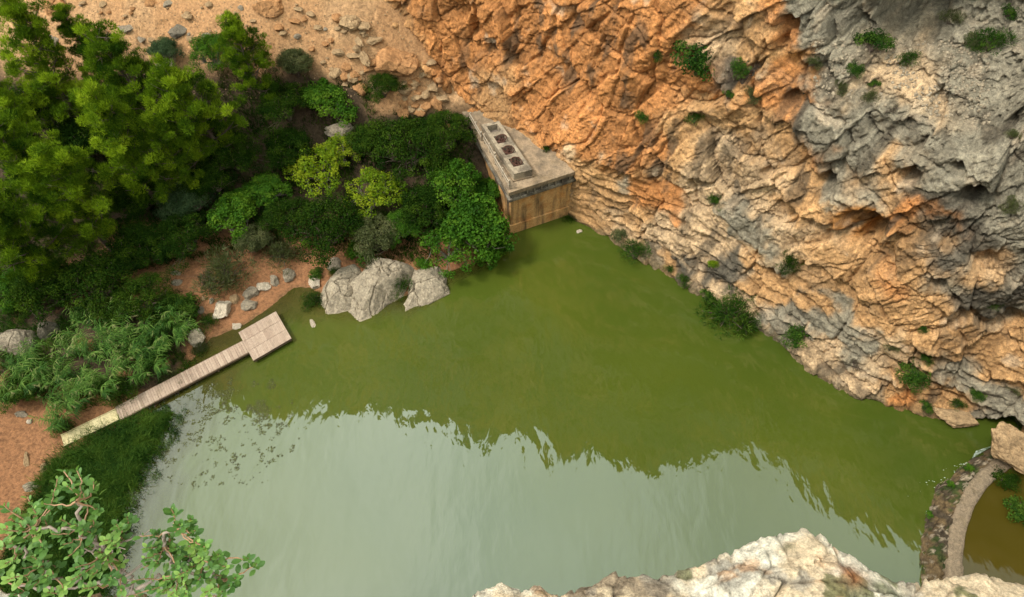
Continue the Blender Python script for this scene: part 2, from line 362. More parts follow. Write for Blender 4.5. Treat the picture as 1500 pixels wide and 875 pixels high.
# long bedding cracks and joints that run right across the wall, each with an overhanging lip above it
vis = (Z < 34) & (Bx > -16); qv = q0[vis] + .25*warp0[vis]
for line, dp in [([(850,262),(960,335),(1050,402),(1130,445),(1230,520),(1330,590)],.5),([(862,300),(1000,372),(1075,425),(1160,480)],.35),([(1000,255),(1080,330),(1135,398),(1175,395)],.5),([(1215,470),(1330,535),(1430,590)],.45),
    ([(825,0),(800,60),(758,115)],.4),([(700,0),(706,60),(745,130),(800,190)],.5),([(885,50),(862,110),(850,170)],.35),([(1000,180),(950,240),(905,262)],.35),([(1030,120),(985,160),(955,215)],.4),([(1130,50),(1095,110),(1120,165),(1180,190)],.5),
    ([(1500,125),(1430,165),(1350,232),(1280,250)],.6),([(1200,250),(1290,330),(1380,400),(1440,470),(1500,520)],.6),([(560,20),(610,55),(640,95),(700,150)],.55),([(610,95),(660,130),(720,175),(790,215)],.4),([(1160,300),(1240,345),(1300,400)],.4),([(1240,590),(1330,560),(1430,520)],.35),([(930,20),(905,80),(915,140)],.35),([(770,150),(800,210),(870,235)],.35),([(1300,170),(1400,190),(1500,180)],.45)]:
    a3 = [anchor(u, v) for u, v in line]; best = np.full(len(qv), 99.); sg = np.zeros(len(qv))
    for a, b in zip(a3[:-1], a3[1:]):
        ab = b-a; t = np.clip(((qv-a)@ab)/(ab@ab), 0, 1); cl = a+t[:, None]*ab; e = qv-cl; d_ = np.linalg.norm(e, axis=1); m_ = d_ < best
        best = np.where(m_, d_, best); sg = np.where(m_, np.sign(e[:, 2]), sg)
    D[vis] += dp*(.9*np.exp(-(best/.13)**2) + np.where(sg > 0, -.55, .15)*np.exp(-(best/.9)**1.3))
T = lambda c: np.array(c)
OR, TA, CR, GR, DG, RU = (.50,.21,.07), (.51,.285,.125), (.56,.38,.22), (.265,.228,.165), (.11,.092,.068), (.40,.17,.045)
zones = [(480,20,70,TA),(560,40,60,TA),(600,90,45,TA),(640,40,55,OR),(700,60,70,OR),(760,30,60,OR),(830,50,80,OR),(800,130,70,OR),(730,120,40,TA),(770,210,30,TA),(900,90,60,OR),(950,50,60,OR),
 (870,200,40,OR),(930,170,50,OR),(1000,110,40,OR),(990,30,40,OR),(1040,60,30,CR),(1050,110,25,DG),(1080,30,35,TA),(1110,60,32,TA),(1140,20,25,OR),(1170,70,22,RU),(1150,130,35,OR),(1130,180,35,TA),(1000,200,45,TA),
 (850,270,40,TA),(900,300,45,TA),(900,330,30,CR),(960,290,30,OR),(920,275,16,GR),(1000,340,40,CR),(970,380,25,TA),(1060,305,17,GR),(1090,330,17,GR),(1120,355,15,GR),(1050,240,40,CR),(1110,270,40,CR),
 (1150,240,40,TA),(1180,290,40,TA),(1170,350,40,CR),(1200,380,40,TA),(1250,330,25,RU),(1240,400,40,TA),(1290,440,40,TA),(1290,370,30,TA),(1200,220,25,OR),(1300,410,25,OR),(1330,300,25,OR),
 (1200,20,30,GR),(1240,30,45,GR),(1300,50,50,GR),(1330,20,25,DG),(1400,30,50,GR),(1470,30,50,GR),(1220,100,30,GR),(1280,110,40,CR),(1350,110,45,CR),(1380,150,35,CR),(1440,120,50,GR),(1490,150,50,GR),
 (1180,170,22,DG),(1210,190,30,GR),(1250,200,35,GR),(1300,190,35,GR),(1370,220,45,GR),(1440,230,45,GR),(1490,280,40,GR),(1260,240,30,GR),(1300,250,30,TA),(1330,270,22,DG),(1380,290,25,DG),(1400,340,35,DG),(1370,320,16,OR),
 (1440,320,30,GR),(1480,360,40,GR),(1440,380,25,TA),(1470,420,30,DG),(1490,460,25,GR),(1430,440,25,DG),(1400,400,25,GR),(1370,440,35,TA),(1400,500,40,TA),(1450,500,35,TA),(1490,520,40,TA),(1350,380,30,TA),
 (1150,380,18,GR),(1130,420,25,TA),(1180,440,16,DG),(1200,470,25,GR),(1230,500,25,GR),(1060,410,22,DG),(1090,440,22,CR),(1040,430,18,CR),(1140,470,22,GR),(1160,510,22,CR),(1210,540,30,CR),(1250,560,26,CR),
 (1300,520,30,CR),(1330,560,30,TA),(1390,540,25,GR),(1380,590,30,TA),(1330,600,22,OR),(1430,570,30,GR),(1450,600,28,GR),(1490,600,30,GR),(1470,650,22,TA),(1490,680,20,GR),(960,370,16,GR),(1000,400,14,DG),(880,340,25,TA),(840,230,22,CR)]
anc = [(anchor(u, v), r/950*58*.85, c) for u, v, r, c in zones]
warp = np.stack([fbm(q0/2.2, 4, 81), fbm(q0/2.2+7, 4, 82), fbm(q0/2.2+3, 4, 83)], 1)*2.6
col = blend_cols(q0, anc, warp)
hi = sstep(28, 33, Z)[:, None]; mot = sstep(-.3, .3, fbm(q0/6, 4, 91))[:, None]
col = col*(1-hi)+(np.array(TA)*mot+np.array(GR)*(1-mot))*hi
# mineral veins and seep stains (deepened to paint in dark cavities) with shapes of their own, tone differences block by block
col *= (1+.34*fb+.22*fc+.12*fd)[:, None]
st = sstep(.10, .42, fbm(q0/np.array([1.1, 1.1, 4.2])+2*warp*.08, 5, 95))*sstep(.0, .4, fbm(q0/8, 2, 96)+.28); col = col*(1-.72*st[:, None])+np.array([.075, .058, .04])*.72*st[:, None]
pk = sstep(.3, .6, fbm(q0/1.7, 4, 97))[:, None]; col = col*(1-.55*pk)+np.array([.54, .41, .28])*.55*pk
gy_ = sstep(.12, .38, fbm(dip/np.array([3, 3, .8]), 4, 98))[:, None]*(.05+.14*wB[:, None]); col = col*(1-gy_)+np.array([.22, .185, .135])*gy_
wl = (sstep(.55, .15, Z+.12*fbm(q0*1.5, 3, 99)))[:, None]*.75; col = col*(1-wl)+np.array([.09, .07, .035])*wl
lowl = sstep(-66, -80, Bx)
Z1 = Z+np.maximum(Z-28, 0)*(.38*sstep(1, -9, Bx)+.15*sstep(-8, -18, Bx)+.16*np.exp(-((Bx-4.5)/3.5)**2)-.26*np.exp(-((Bx-14.5)/5.5)**4))
Zv = Z1*(1-lowl)+lowl*(np.minimum(Z, 28)+np.maximum(Z-28, 0)*.25)
v = np.stack([Bx+Nx*(off+D), By+Ny*(off+D), Zv + .25*fbm(q0/1.2, 3, 33)*(Z > 1)], 1)
cliff_me = mk_mesh('cliff', v, grid_faces(ns, nz_)[:, ::-1], True, cols=np.clip(col, .01, .8))
CLIFFM = rock_mat('cliff_rock', bumpd=.10, sc=1.3)
cliff_o = tag(obj('cliff', cliff_me, CLIFFM), kind='structure')

# ---- near cliff under the viewer, with the plateau behind it
def near_cliff():
    xs = np.concatenate([np.arange(-90, -46, 3), np.arange(-46, 46, .8), np.arange(46, 100, 3)]); zc = np.concatenate([np.linspace(-3, 46.5, 90), np.linspace(46.6, 47.2, 6)])
    Xc = np.repeat(xs, len(zc)); Zc = np.tile(zc, len(xs))
    yb = -2.5+np.interp(Zc, [-3, 0, 40, 46, 46.5, 46.8, 47.2], [6, 5, 1.5, .2, -.2, -6, -60]) - sstep(30, 60, np.abs(Xc+2))*5*(Xc < 0) - .8*np.abs(Xc)*.02
    q = np.stack([Xc, yb, Zc], 1); a, b_ = facets(q/np.array([5, 5, 3.5]), 5, 1); a2, b2 = facets(q/np.array([1.8, 1.8, 1]), 6, 1)
    yb = yb + (1.3*a+.5*a2)*sstep(46.6, 44, Zc) - .6
    c = np.array(TA)*.8*(1+.3*a2[:, None]); g = sstep(-.2, .2, fbm(q/6, 3, 9))[:, None]; c = c*(1-g)+np.array(GR)*g
    me = mk_mesh('near_cliff', np.stack([Xc, yb, Zc], 1), grid_faces(len(xs), len(zc)), True, cols=c)
    tag(obj('near_cliff', me, CLIFFM), kind='structure')
near_cliff()

# ---- green pool
def water_mat(name, deep, olive, shallow_alpha=.0, ior=1.45, ring=None, bs=1.):
    m, n, L, b = new_mat(name); n.remove(b); out = n['Material Output']
    co = n.new('ShaderNodeTexCoord').outputs['Object']
    big = noise_tex(n, L, co, .045, 3, .5)
    c = mixc(n, L, ramp(n, L, big, [(.35, (0, 0, 0)), (.62, (1, 1, 1))]), deep, olive)
    at = n.new('ShaderNodeAttribute'); at.attribute_name = 'shallow'
    c = mixc(n, L, math_(n, L, 'MULTIPLY', at.outputs['Fac'], .55), c, (.10, .085, .02))
    d = n.new('ShaderNodeBsdfDiffuse'); L.new(c, d.inputs[0])
    t = n.new('ShaderNodeBsdfTransparent'); t.inputs[0].default_value = (.45, .42, .12, 1)
    s1 = n.new('ShaderNodeMixShader'); L.new(math_(n, L, 'MULTIPLY', at.outputs['Fac'], shallow_alpha), s1.inputs[0]); L.new(d.outputs[0], s1.inputs[1]); L.new(t.outputs[0], s1.inputs[2])
    g = n.new('ShaderNodeBsdfGlossy'); g.inputs['Roughness'].default_value = .03
    fr = n.new('ShaderNodeFresnel'); fr.inputs[0].default_value = ior
    s2 = n.new('ShaderNodeMixShader'); L.new(fr.outputs[0], s2.inputs[0]); L.new(s1.outputs[0], s2.inputs[1]); L.new(g.outputs[0], s2.inputs[2])
    L.new(s2.outputs[0], out.inputs[0])
    mp = n.new('ShaderNodeMapping'); mp.inputs['Rotation'].default_value = (0, 0, R(28)); mp.inputs['Scale'].default_value = (1, .45, 1); L.new(co, mp.inputs[0])
    w1 = noise_tex(n, L, mp.outputs[0], .55, 2, .5, .3); w2 = noise_tex(n, L, mp.outputs[0], 2.0, 2, .5, .5)
    h = math_(n, L, 'ADD', math_(n, L, 'MULTIPLY', w1, 1.), math_(n, L, 'MULTIPLY', w2, .16))
    if ring:
        sb = n.new('ShaderNodeVectorMath'); sb.operation = 'SUBTRACT'; L.new(co, sb.inputs[0]); sb.inputs[1].default_value = ring
        ln = n.new('ShaderNodeVectorMath'); ln.operation = 'LENGTH'; L.new(sb.outputs[0], ln.inputs[0])
        dist = math_(n, L, 'ADD', ln.outputs['Value'], math_(n, L, 'MULTIPLY', w1, 1.2))
        wv = math_(n, L, 'SINE', math_(n, L, 'MULTIPLY', dist, 5.5))
        env = math_(n, L, 'DIVIDE', 1., math_(n, L, 'ADD', 1., math_(n, L, 'POWER', math_(n, L, 'DIVIDE', ln.outputs['Value'], 6.), 3.)))
        h = math_(n, L, 'ADD', h, math_(n, L, 'MULTIPLY', math_(n, L, 'MULTIPLY', wv, env), .02))
    bp = n.new('ShaderNodeBump'); bp.inputs['Distance'].default_value = .048*bs; L.new(h, bp.inputs['Height'])
    L.new(bp.outputs[0], g.inputs['Normal']); L.new(bp.outputs[0], fr.inputs['Normal'])
    return m
wx = np.concatenate([np.arange(-60, -33, 1.5), np.arange(-33, 45, .3)]); wy = np.arange(-4, 52, .3)
X, Y = np.meshgrid(wx, wy, indexing='ij'); x, y = X.ravel(), Y.ravel()
gz = ground_z(x, y); p = np.stack([x, y, 0*x], 1)
sh = sstep(-1.1, -.05, gz+.25*fbm(p/1.5, 3, 5))*sstep(40, 30, x+y*.0+0)
ring_c = P(620, 715)
wm = mk_mesh('water', np.stack([x, y, 0*x], 1), grid_faces(len(wx), len(wy)), True, {'shallow': sh})
tag(obj('water', wm, water_mat('pool_water', (.042, .062, .008), (.060, .076, .009), .6, 1.75, tuple(ring_c))), kind='structure')
#@@DAM
# ---- surveying: what the line of sight through a photo point meets
bpy.context.view_layer.update()
_dg = bpy.context.evaluated_depsgraph_get()
_bv = [BVHTree.FromObject(bpy.data.objects['ground'], _dg), BVHTree.FromObject(bpy.data.objects['cliff'], _dg)]
def hit(u, v, which=(0, 1)):
    d = Vector(ray(u, v)).normalized(); best = None
    for k in which:
        h, n_, i_, t = _bv[k].ray_cast(Vector((0, 0, CAMH)), d)
        if h is not None and (best is None or t < best[2]): best = (h, n_, t)
    return best
def place(u, v, hc=0.):
    """ground point below the spot at height hc above ground seen at (u,v)"""
    d = ray(u, v); z = 2.
    for _ in range(12):
        t = (z+hc-CAMH)/d[2]; z = .5*z+.5*float(max(ground_z(d[0]*t, d[1]*t)[0], 0))
    t = (z+hc-CAMH)/d[2]; return np.array([d[0]*t, d[1]*t, z])

# ================================================================== OBJECTS
WOOD = None
def board_mat(name, c1, c2):
    m, n, L, b = new_mat(name); co = n.new('ShaderNodeTexCoord').outputs['Object']
    a = n.new('ShaderNodeAttribute'); a.attribute_name = 'tint'
    n1 = noise_tex(n, L, co, 6, 6, .7, .5)
    c = mixc(n, L, a.outputs['Fac'], c1, c2); c = mixc(n, L, .8, c, ramp(n, L, n1, [(.3, (.65,)*3), (.6, (1.1,)*3)]), 'MULTIPLY')
    n2 = noise_tex(n, L, co, 1.1, 4, .6); c = mixc(n, L, ramp(n, L, n2, [(.58, (0,)*3), (.72, (.35,)*3)]), c, (.16, .12, .07))
    L.new(c, b.inputs['Base Color']); b.inputs['Roughness'].default_value = .8; bump(n, L, b, n1, .01); return m
PLANK = board_mat('weathered_planks', (.29, .20, .145), (.40, .295, .22))
BEAM = flat_mat('dark_wet_timber', (.13, .085, .05), .8)
NEWP = board_mat('fresh_planks', (.46, .37, .19), (.55, .46, .26))
_BX = np.array([[0, 1, 3, 2], [4, 6, 7, 5], [0, 4, 5, 1], [2, 3, 7, 6], [0, 2, 6, 4], [1, 5, 7, 3]])
def acc_box(A, o, ax, ay, az, a=0.):
    o, ax, ay, az = map(lambda q: np.asarray(q, float), (o, ax, ay, az))
    A.add([o+i*ax+j*ay+k*az for i in (0, 1) for j in (0, 1) for k in (0, 1)], _BX, a)

# ---- wooden jetty
def jetty():
    Z0 = .55
    root = tag(obj('wooden_jetty', None, loc=(0, 0, 0)), 'pale weathered plank jetty leading to a square swimming platform on the green pool', 'jetty')
    c1, c2, c3, c4 = [P(u, v, Z0) for u, v in ((404, 456), (427, 496), (375, 529), (349, 487))]
    root.location = Vector((c1+c3)/2)-Vector((0, 0, Z0)); L0 = np.array(root.location)
    A = Acc(); ax = c2-c1; ay = c4-c1                   # boards run along ax, laid side by side along ay
    c3p = c1+ax+ay
    nb = 26
    for half in range(3):
        for i in range(nb):
            j = rs.uniform(-.006, .006)
            acc_box(A, c1-L0+ax*(half/3+.004)+ay*((i+.03)/nb)+[0, 0, j-.05], ax*(1/3-.008), ay*(.94/nb), [0, 0, .05], np.clip(.5+.25*rs.randn()+.1*(half-1), 0, 1))
    obj('platform_deck', A.mesh('platform_deck'), PLANK, root)
    A = Acc()
    for (a, b) in ((c1, c1+ax), (c1+ax, c3p), (c3p, c1+ay), (c1+ay, c1)):
        d = b-a; nn = np.array([d[1], -d[0], 0])/np.linalg.norm(d)*.07
        acc_box(A, a-L0+[0, 0, -.32]+nn*.3, d, nn, [0, 0, .29])
    obj('platform_frame', A.mesh('platform_frame'), BEAM, root)
    w0, w1 = P(362, 506.5, Z0), P(172, 606, Z0); d = w1-w0; Ln = np.linalg.norm(d); d /= Ln; q = np.array([-d[1], d[0], 0]); hw = .66
    A = Acc(); k = int(Ln/.2)
    for i in range(k):
        acc_box(A, w0-L0+d*(i*Ln/k+.008)-q*hw+[0, 0, rs.uniform(-.006, .006)-.045], d*(Ln/k-.016), q*2*hw+d*rs.uniform(-.01, .01), [0, 0, .045], np.clip(.5+.28*rs.randn(), 0, 1))
    obj('walkway_deck', A.mesh('walkway_deck'), PLANK, root)
    for s in (-1, 1):
        A = Acc(); acc_box(A, w0-L0+q*(s*(hw+.03)-.04)+[0, 0, -.26], d*Ln, q*.08, [0, 0, .225]); obj('side_beam', A.mesh('side_beam'), BEAM, root)
    A = Acc(); r0, r1 = P(172, 607, .56), P(91.5, 646, .62); e = r1-r0; Lr = np.linalg.norm(e); e /= Lr; q2 = np.array([-e[1], e[0], 0])
    for i in range(9): acc_box(A, r0-L0+e*(i*Lr/9+.006)-q2*.5+[0, 0, rs.uniform(-.005, .005)-.04], e*(Lr/9-.012), q2*1.0, [0, 0, .05], rs.rand())
    for s in (-1, 1): acc_box(A, r0-L0+q2*(s*.53-.03)+[0, 0, -.1], e*Lr, q2*.06, [0, 0, .17], .3)
    tag(obj('ramp', A.mesh('ramp'), NEWP, root), 'fresh yellow plank ramp at the shore end')
    for pt in [c1+ax*.06+ay*.06, c1+ax*.94+ay*.06, c3p-ax*.06-ay*.06, c1+ax*.06+ay*.94] + [w0+d*t+q*s*(hw-.08) for t in (3., 6.5) for s in (-1, 1)]:
        A = Acc(); tube(A, [pt-L0-[0, 0, 2.6], pt-L0-[0, 0, .06]], .09, 8); obj('post', A.mesh('post'), BEAM, root)
jetty()

# ---- concrete pump house on the cliff foot
def concrete(name, base, streak, amt, horizontal=False):
    m, n, L, b = new_mat(name); co = n.new('ShaderNodeTexCoord').outputs['Object']
    mp = n.new('ShaderNodeMapping'); mp.inputs['Scale'].default_value = (1, 1, 1) if horizontal else (1, 1, .16); L.new(co, mp.inputs[0])
    s = noise_tex(n, L, mp.outputs[0], .75 if not horizontal else .9, 4, .6, .2); f = noise_tex(n, L, co, 7, 7, .7)
    c = ramp(n, L, noise_tex(n, L, co, .7, 4, .6), base)
    c = mixc(n, L, math_(n, L, 'MULTIPLY', ramp(n, L, s, [(.47, (0,)*3), (.64, (1,)*3)]), amt), c, streak)
    c = mixc(n, L, .8, c, ramp(n, L, f, [(.3, (.6,)*3), (.65, (1.2,)*3)]), 'MULTIPLY')
    L.new(c, b.inputs['Base Color']); b.inputs['Roughness'].default_value = .9; b.inputs['Specular IOR Level'].default_value = .2; bump(n, L, b, f, .04); return m
WALLM = concrete('ochre_stained_wall', [(.3, (.42, .18, .055)), (.5, (.56, .32, .13)), (.7, (.50, .21, .055))], (.045, .035, .025), .95)
SLABM = concrete('grey_weathered_slab', [(.3, (.19, .135, .08)), (.5, (.33, .235, .15)), (.7, (.17, .125, .08))], (.10, .08, .06), .6, True)
EDGEM = concrete('blackened_cornice', [(.35, (.07, .06, .045)), (.5, (.24, .20, .15)), (.65, (.10, .08, .06))], (.04, .035, .03), .6)
BLOCKM = concrete('pale_concrete', [(.3, (.22, .17, .12)), (.6, (.36, .29, .205))], (.10, .08, .06), .8, True)
RUSTM = flat_mat('rusty_iron', (.085, .035, .022), .8, .3, .5, 8)
HOLEM = flat_mat('dark_pit', (.12, .09, .07), .95)
PH = 6.3
def pump_house():
    B, C, A_ = P(745, 283, PH), P(848, 250, PH), P(685, 178, PH)
    uf = (C-B)/np.linalg.norm(C-B); ul = (A_-B)/np.linalg.norm(A_-B)
    root = tag(obj('pump_house', None, loc=(B[0], B[1], 0)), 'old stained concrete pump house with flat roof deck wedged against the orange cliff', 'building')
    C2, A2 = C-B+uf*1.2, A_-B+ul*1.5; Dk = (np.array([4.2, 50.5, PH])-B)
    def poly(i): return [tuple((uf+ul)[:2]*i), tuple((C2-uf*0+ul*i)[:2]), tuple(Dk[:2]), tuple((A2+uf*i)[:2])]
    def pr(name, z0, z1, i, mat, bev=.03, lab=None):
        bm = bmesh.new(); bm_prism(bm, poly(i), z0, z1); o = bm_obj(name, bm, mat, root, bev)
        if lab: o['label'] = lab
    pr('wall', -2.5, 4.86, .34, WALLM); pr('plinth', -2.6, 1.25, .20, WALLM); pr('cornice', 4.86, 5.2, .06, EDGEM, .05); pr('frieze', 5.2, 5.84, .24, EDGEM, .02)
    pr('roof_deck', 5.84, PH, 0., SLABM, .04)
    # dentils under the deck along the front
    n_ = 9; Lf = np.linalg.norm(C-B)
    for i in range(n_):
        A = Acc(); acc_box(A, uf*(.4+i*(Lf-.6)/n_)+ul*.05+[0, 0, 5.22], uf*.16, ul*.18, [0, 0, .60])
        obj('bracket', A.mesh('bracket'), EDGEM, root)
    # valve block
    ZT = PH+.95
    fl, fr, bk, br = [P(u, v, ZT) - [B[0], B[1], ZT-PH-.002] for u, v in ((753, 255), (780, 245.5), (705.5, 180), (731, 177))]
    ay = ((bk-fl)+(br-fr))/2; ax = ((fr-fl)+(br-bk))/2; H = np.array([0, 0, .95]); fl = fl*1.; fl[2] = PH+.003
    bm = bmesh.new(); th = .2
    bm_box(bm, fl, ax*th, ay, H); bm_box(bm, fl+ax*(1-th), ax*th, ay, H)
    ts = [0, .12, .275, .355, .505, .585, .735, .815, .95, 1]
    for i in range(0, 10, 2): bm_box(bm, fl+ax*th+ay*ts[i]+H*.0, ax*(1-2*th), ay*(ts[i+1]-ts[i]), H*.985)
    blk = bm_obj('valve_block', bm, BLOCKM, root, .02)
    bm = bmesh.new(); bm_box(bm, fl-ax*.08-ay*.012+[0, 0, 0], ax*1.16, ay*1.03, [0, 0, .16]); bm_obj('block_base', bm, SLABM, root, .02)
    bm = bmesh.new(); bm_box(bm, fl+ax*.12+ay*.02+[0, 0, .162], ax*.76, ay*.96, [0, 0, .1]); bm_obj('pit_floor', bm, HOLEM, root)
    for k, t in enumerate((.197, .43, .66)):
        A = Acc(); c = fl+ax*.5+ay*t; rr = .50
        a = np.linspace(0, 2*np.pi, 19); tilt = .25*(k-1)
        ring = np.stack([c[0]+rr*np.cos(a), c[1]+rr*np.sin(a), c[2]+1.0+tilt*rr*np.cos(a)], 1); tube(A, ring, .05, 6)
        for w in (0, 60, 120):
            dx, dy = math.cos(R(w+k*20))*rr, math.sin(R(w+k*20))*rr
            tube(A, [[c[0]-dx, c[1]-dy, c[2]+1.0-tilt*dx], [c[0]+dx, c[1]+dy, c[2]+1.0+tilt*dx]], .03, 5)
        tube(A, [c+[0, 0, .2], c+[0, 0, 1.15]], .06, 8); tube(A, [c+[0, 0, .2], c+[0, 0, .62]], .30, 10); tube(A, [c+[0, 0, .6], c+[0, 0, .64], c+[0, 0, .72]], [.38, .38, .12], 10)
        tube(A, [c-ay*.04+[0, 0, .5], c+ay*.04+[0, 0, .5]], .17, 8)
        obj('valve_wheel', A.mesh('valve_wheel'), RUSTM, blk)
    # railing, part of the roof
    A_l = A_-B; rl = tag(obj('railing', None, loc=(B[0], B[1], PH)), 'pale rickety post and rail barrier along the left edge of the pump house deck', 'railing')
    Ld = np.linalg.norm(A_l[:2]); u2 = ul.copy(); u2[2] = 0; off_ = uf*.14; off_[2] = 0
    RAILM = board_mat('bleached_rail_wood', (.28, .22, .16), (.38, .31, .23))
    segs = [(.3, 3.6, .0), (3.9, 6.6, .12), (6.9, Ld-.2, .0)]
    for s0, s1, dx in segs:
        for h in (.55, 1.02):
            A = Acc(); acc_box(A, u2*s0+off_+uf*dx*[1, 1, 0]+[0, 0, h], u2*(s1-s0)+[0, 0, rs.uniform(-.04, .04)], uf*[.07, .07, 0], [0, 0, .10], rs.rand()); obj('rail', A.mesh('rail'), RAILM, rl)
        for t in (s0+.05, (s0+s1)/2, s1-.05):
            A = Acc(); acc_box(A, u2*t+off_+uf*(dx+.074)*[1, 1, 0], u2*.13, uf*[.12, .12, 0], [0, 0, 1.16], rs.rand()); obj('post', A.mesh('post'), RAILM, rl)
pump_house()

# ---- weir and the brown pool behind it
wl_ = smooth(resample(np.array([P(u, v, 1.0)[:2] for u, v in ((1478, 672), (1458, 686), (1436, 706), (1417, 735), (1405, 770), (1399, 810), (1400, 850), (1404, 880), (1412, 920))]), .12), 6)
def weir():
    t = np.gradient(wl_, axis=0); t /= np.linalg.norm(t, axis=1)[:, None]; q = np.stack([t[:, 1], -t[:, 0]], 1)      # points left (green side)
    if q[len(q)//2, 0] > 0: q = -q
    root = tag(obj('weir', None, loc=(wl_[60, 0], wl_[60, 1], 0)), 'curved pale concrete weir with a mossy rubble apron between the green and brown pools', 'weir'); L0 = np.array(root.location)
    prof = np.array([(.53, -1), (.53, .9), (.48, 1.02), (.25, 1.04), (0, 1.05), (-.25, 1.04), (-.50, 1.02), (-.57, .9), (-.6, -1)])
    V = np.array([[*(wl_[i]+q[i]*(a*(1+.0))), z] for i in range(len(wl_)) for a, z in prof])
    ed = fbm(V/.5, 3, 4)[:, None]; V[:, :2] += ed[:, :1]*.12; V[:, 2] += fbm(V/.7, 3, 5)*.04
    g = sstep(.1, .4, fbm(V/.4, 4, 6))[:, None]*.7; c = np.array([.26, .195, .13])*(1-g)+np.array([.20, .15, .09])*g
    obj('crest', mk_mesh('crest', V-L0, grid_faces(len(wl_), len(prof)), True, cols=c), rock_mat('weir_concrete', bumpd=.04, sc=2.), root)
    m = 26; ww = 1.45+.8*vnoise(np.stack([np.arange(len(wl_))*.04, 0*q[:, 0], 0*q[:, 0]], 1), 3)*.9+.5*sstep(60, 120, np.arange(len(wl_)))
    V = np.array([[*(wl_[i]+q[i]*(.52+ww[i]*k/m)), 1.0-.15*(k/m)-1.3*(k/m)**3] for i in range(len(wl_)) for k in range(m+1)])
    fa_, ca_ = facets(V/np.array([.75, .75, .6]), 31, 1.); V[:, 2] += .38*fa_-.3*sstep(.15, 0, ca_)+.2*fbm(V/.5, 3, 2)-.06
    g = sstep(-.15, .15, fbm(V/.9, 4, 8))[:, None]; c = np.array([.075, .055, .035])*g+np.array([.15, .10, .05])*(1-g)
    mo = sstep(.1, .3, fbm(V/.7, 3, 18))[:, None]*.8; c = c*(1-mo)+np.array([.03, .055, .01])*mo
    li = sstep(.28, .4, fbm(V/.35, 3, 28))[:, None]; c = c*(1-li)+np.array([.34, .27, .19])*li
    obj('rubble_apron', mk_mesh('rubble_apron', V-L0, grid_faces(len(wl_), m+1), True, cols=c), rock_mat('wet_rubble', bumpd=.06, sc=2.), root)
    xs = np.linspace(0, 16, 40); V = np.array([[*(wl_[i]-q[i]*.52+np.array([x_, 0])), .78] for i in range(len(wl_)) for x_ in xs])
    shal = sstep(3, .4, np.tile(xs, len(wl_)))*.0
    tag(obj('brown_pool', mk_mesh('brown_pool', V, grid_faces(len(wl_), 40), True, {'shallow': shal}), water_mat('brown_water', (.036, .030, .004), (.066, .048, .006), 0, 1.4, None, .5)), kind='structure')
weir()

# ---- boulders
def ico(sub):
    bm = bmesh.new(); bmesh.ops.create_icosphere(bm, subdivisions=sub, radius=1); v = np.array([x.co[:] for x in bm.verts]); f = np.array([[w.index for w in x.verts] for x in bm.faces]); bm.free(); return v, f
_i5, _i4, _i3 = ico(5), ico(4), ico(3)
ROCKS = {}
def rock_shape(seed, icos, flat=.7, npl=11, amp=.06):
    d, f = icos; r = np.random.RandomState(seed); pn = r.randn(npl, 3); pn /= np.linalg.norm(pn, axis=1)[:, None]; h = r.uniform(.55, .95, npl)
    rad = np.full(len(d), 1.05)
    for k in range(npl):
        c = d@pn[k]; rad = np.minimum(rad, np.where(c > .05, h[k]/np.maximum(c, .05), 9))
    v = d*rad[:, None]; fa_, ca_ = facets(v*2.2+seed*3.1, seed, 1.); v *= (1+amp*1.6*fa_-amp*sstep(.1, 0, ca_)+amp*fbm(v*3+seed, 4, seed))[:, None]
    v[:, 2] *= flat; return v, f
def rockmat_for(c, name): return rock_mat(name, bumpd=.05, sc=2.2, tone=[(.3, tuple(x*.75 for x in c)), (.5, c), (.7, tuple(min(x*1.25, .8) for x in c))])
GREYR = rockmat_for((.29, .235, .17), 'grey_limestone'); TANR = rockmat_for((.38, .25, .135), 'tan_rock'); ORR = rockmat_for((.40, .20, .085), 'orange_rock'); PALER = rockmat_for((.50, .41, .31), 'pale_rock'); DKR = rockmat_for((.19, .16, .12), 'dark_rock')
def rock(name, seed, mat, loc, size, rotz, label, cat, group=None, icos=None, flat=.7, tilt=(0, 0)):
    k = (seed, id(icos or _i4), flat)
    if k not in ROCKS:
        v, f = rock_shape(seed, icos or _i4, flat); ROCKS[k] = mk_mesh(name, v, f, True)
        try: ROCKS[k].set_sharp_from_angle(angle=R(38))
        except Exception: pass
    o = bpy.data.objects.new(name, ROCKS[k]); COL.objects.link(o)
    if not ROCKS[k].materials: ROCKS[k].materials.append(mat)
    o.material_slots[0].link = 'OBJECT'; o.material_slots[0].material = mat
    o.location = loc; o.scale = size; o.rotation_euler = (tilt[0], tilt[1], rotz); return tag(o, label, cat, group)
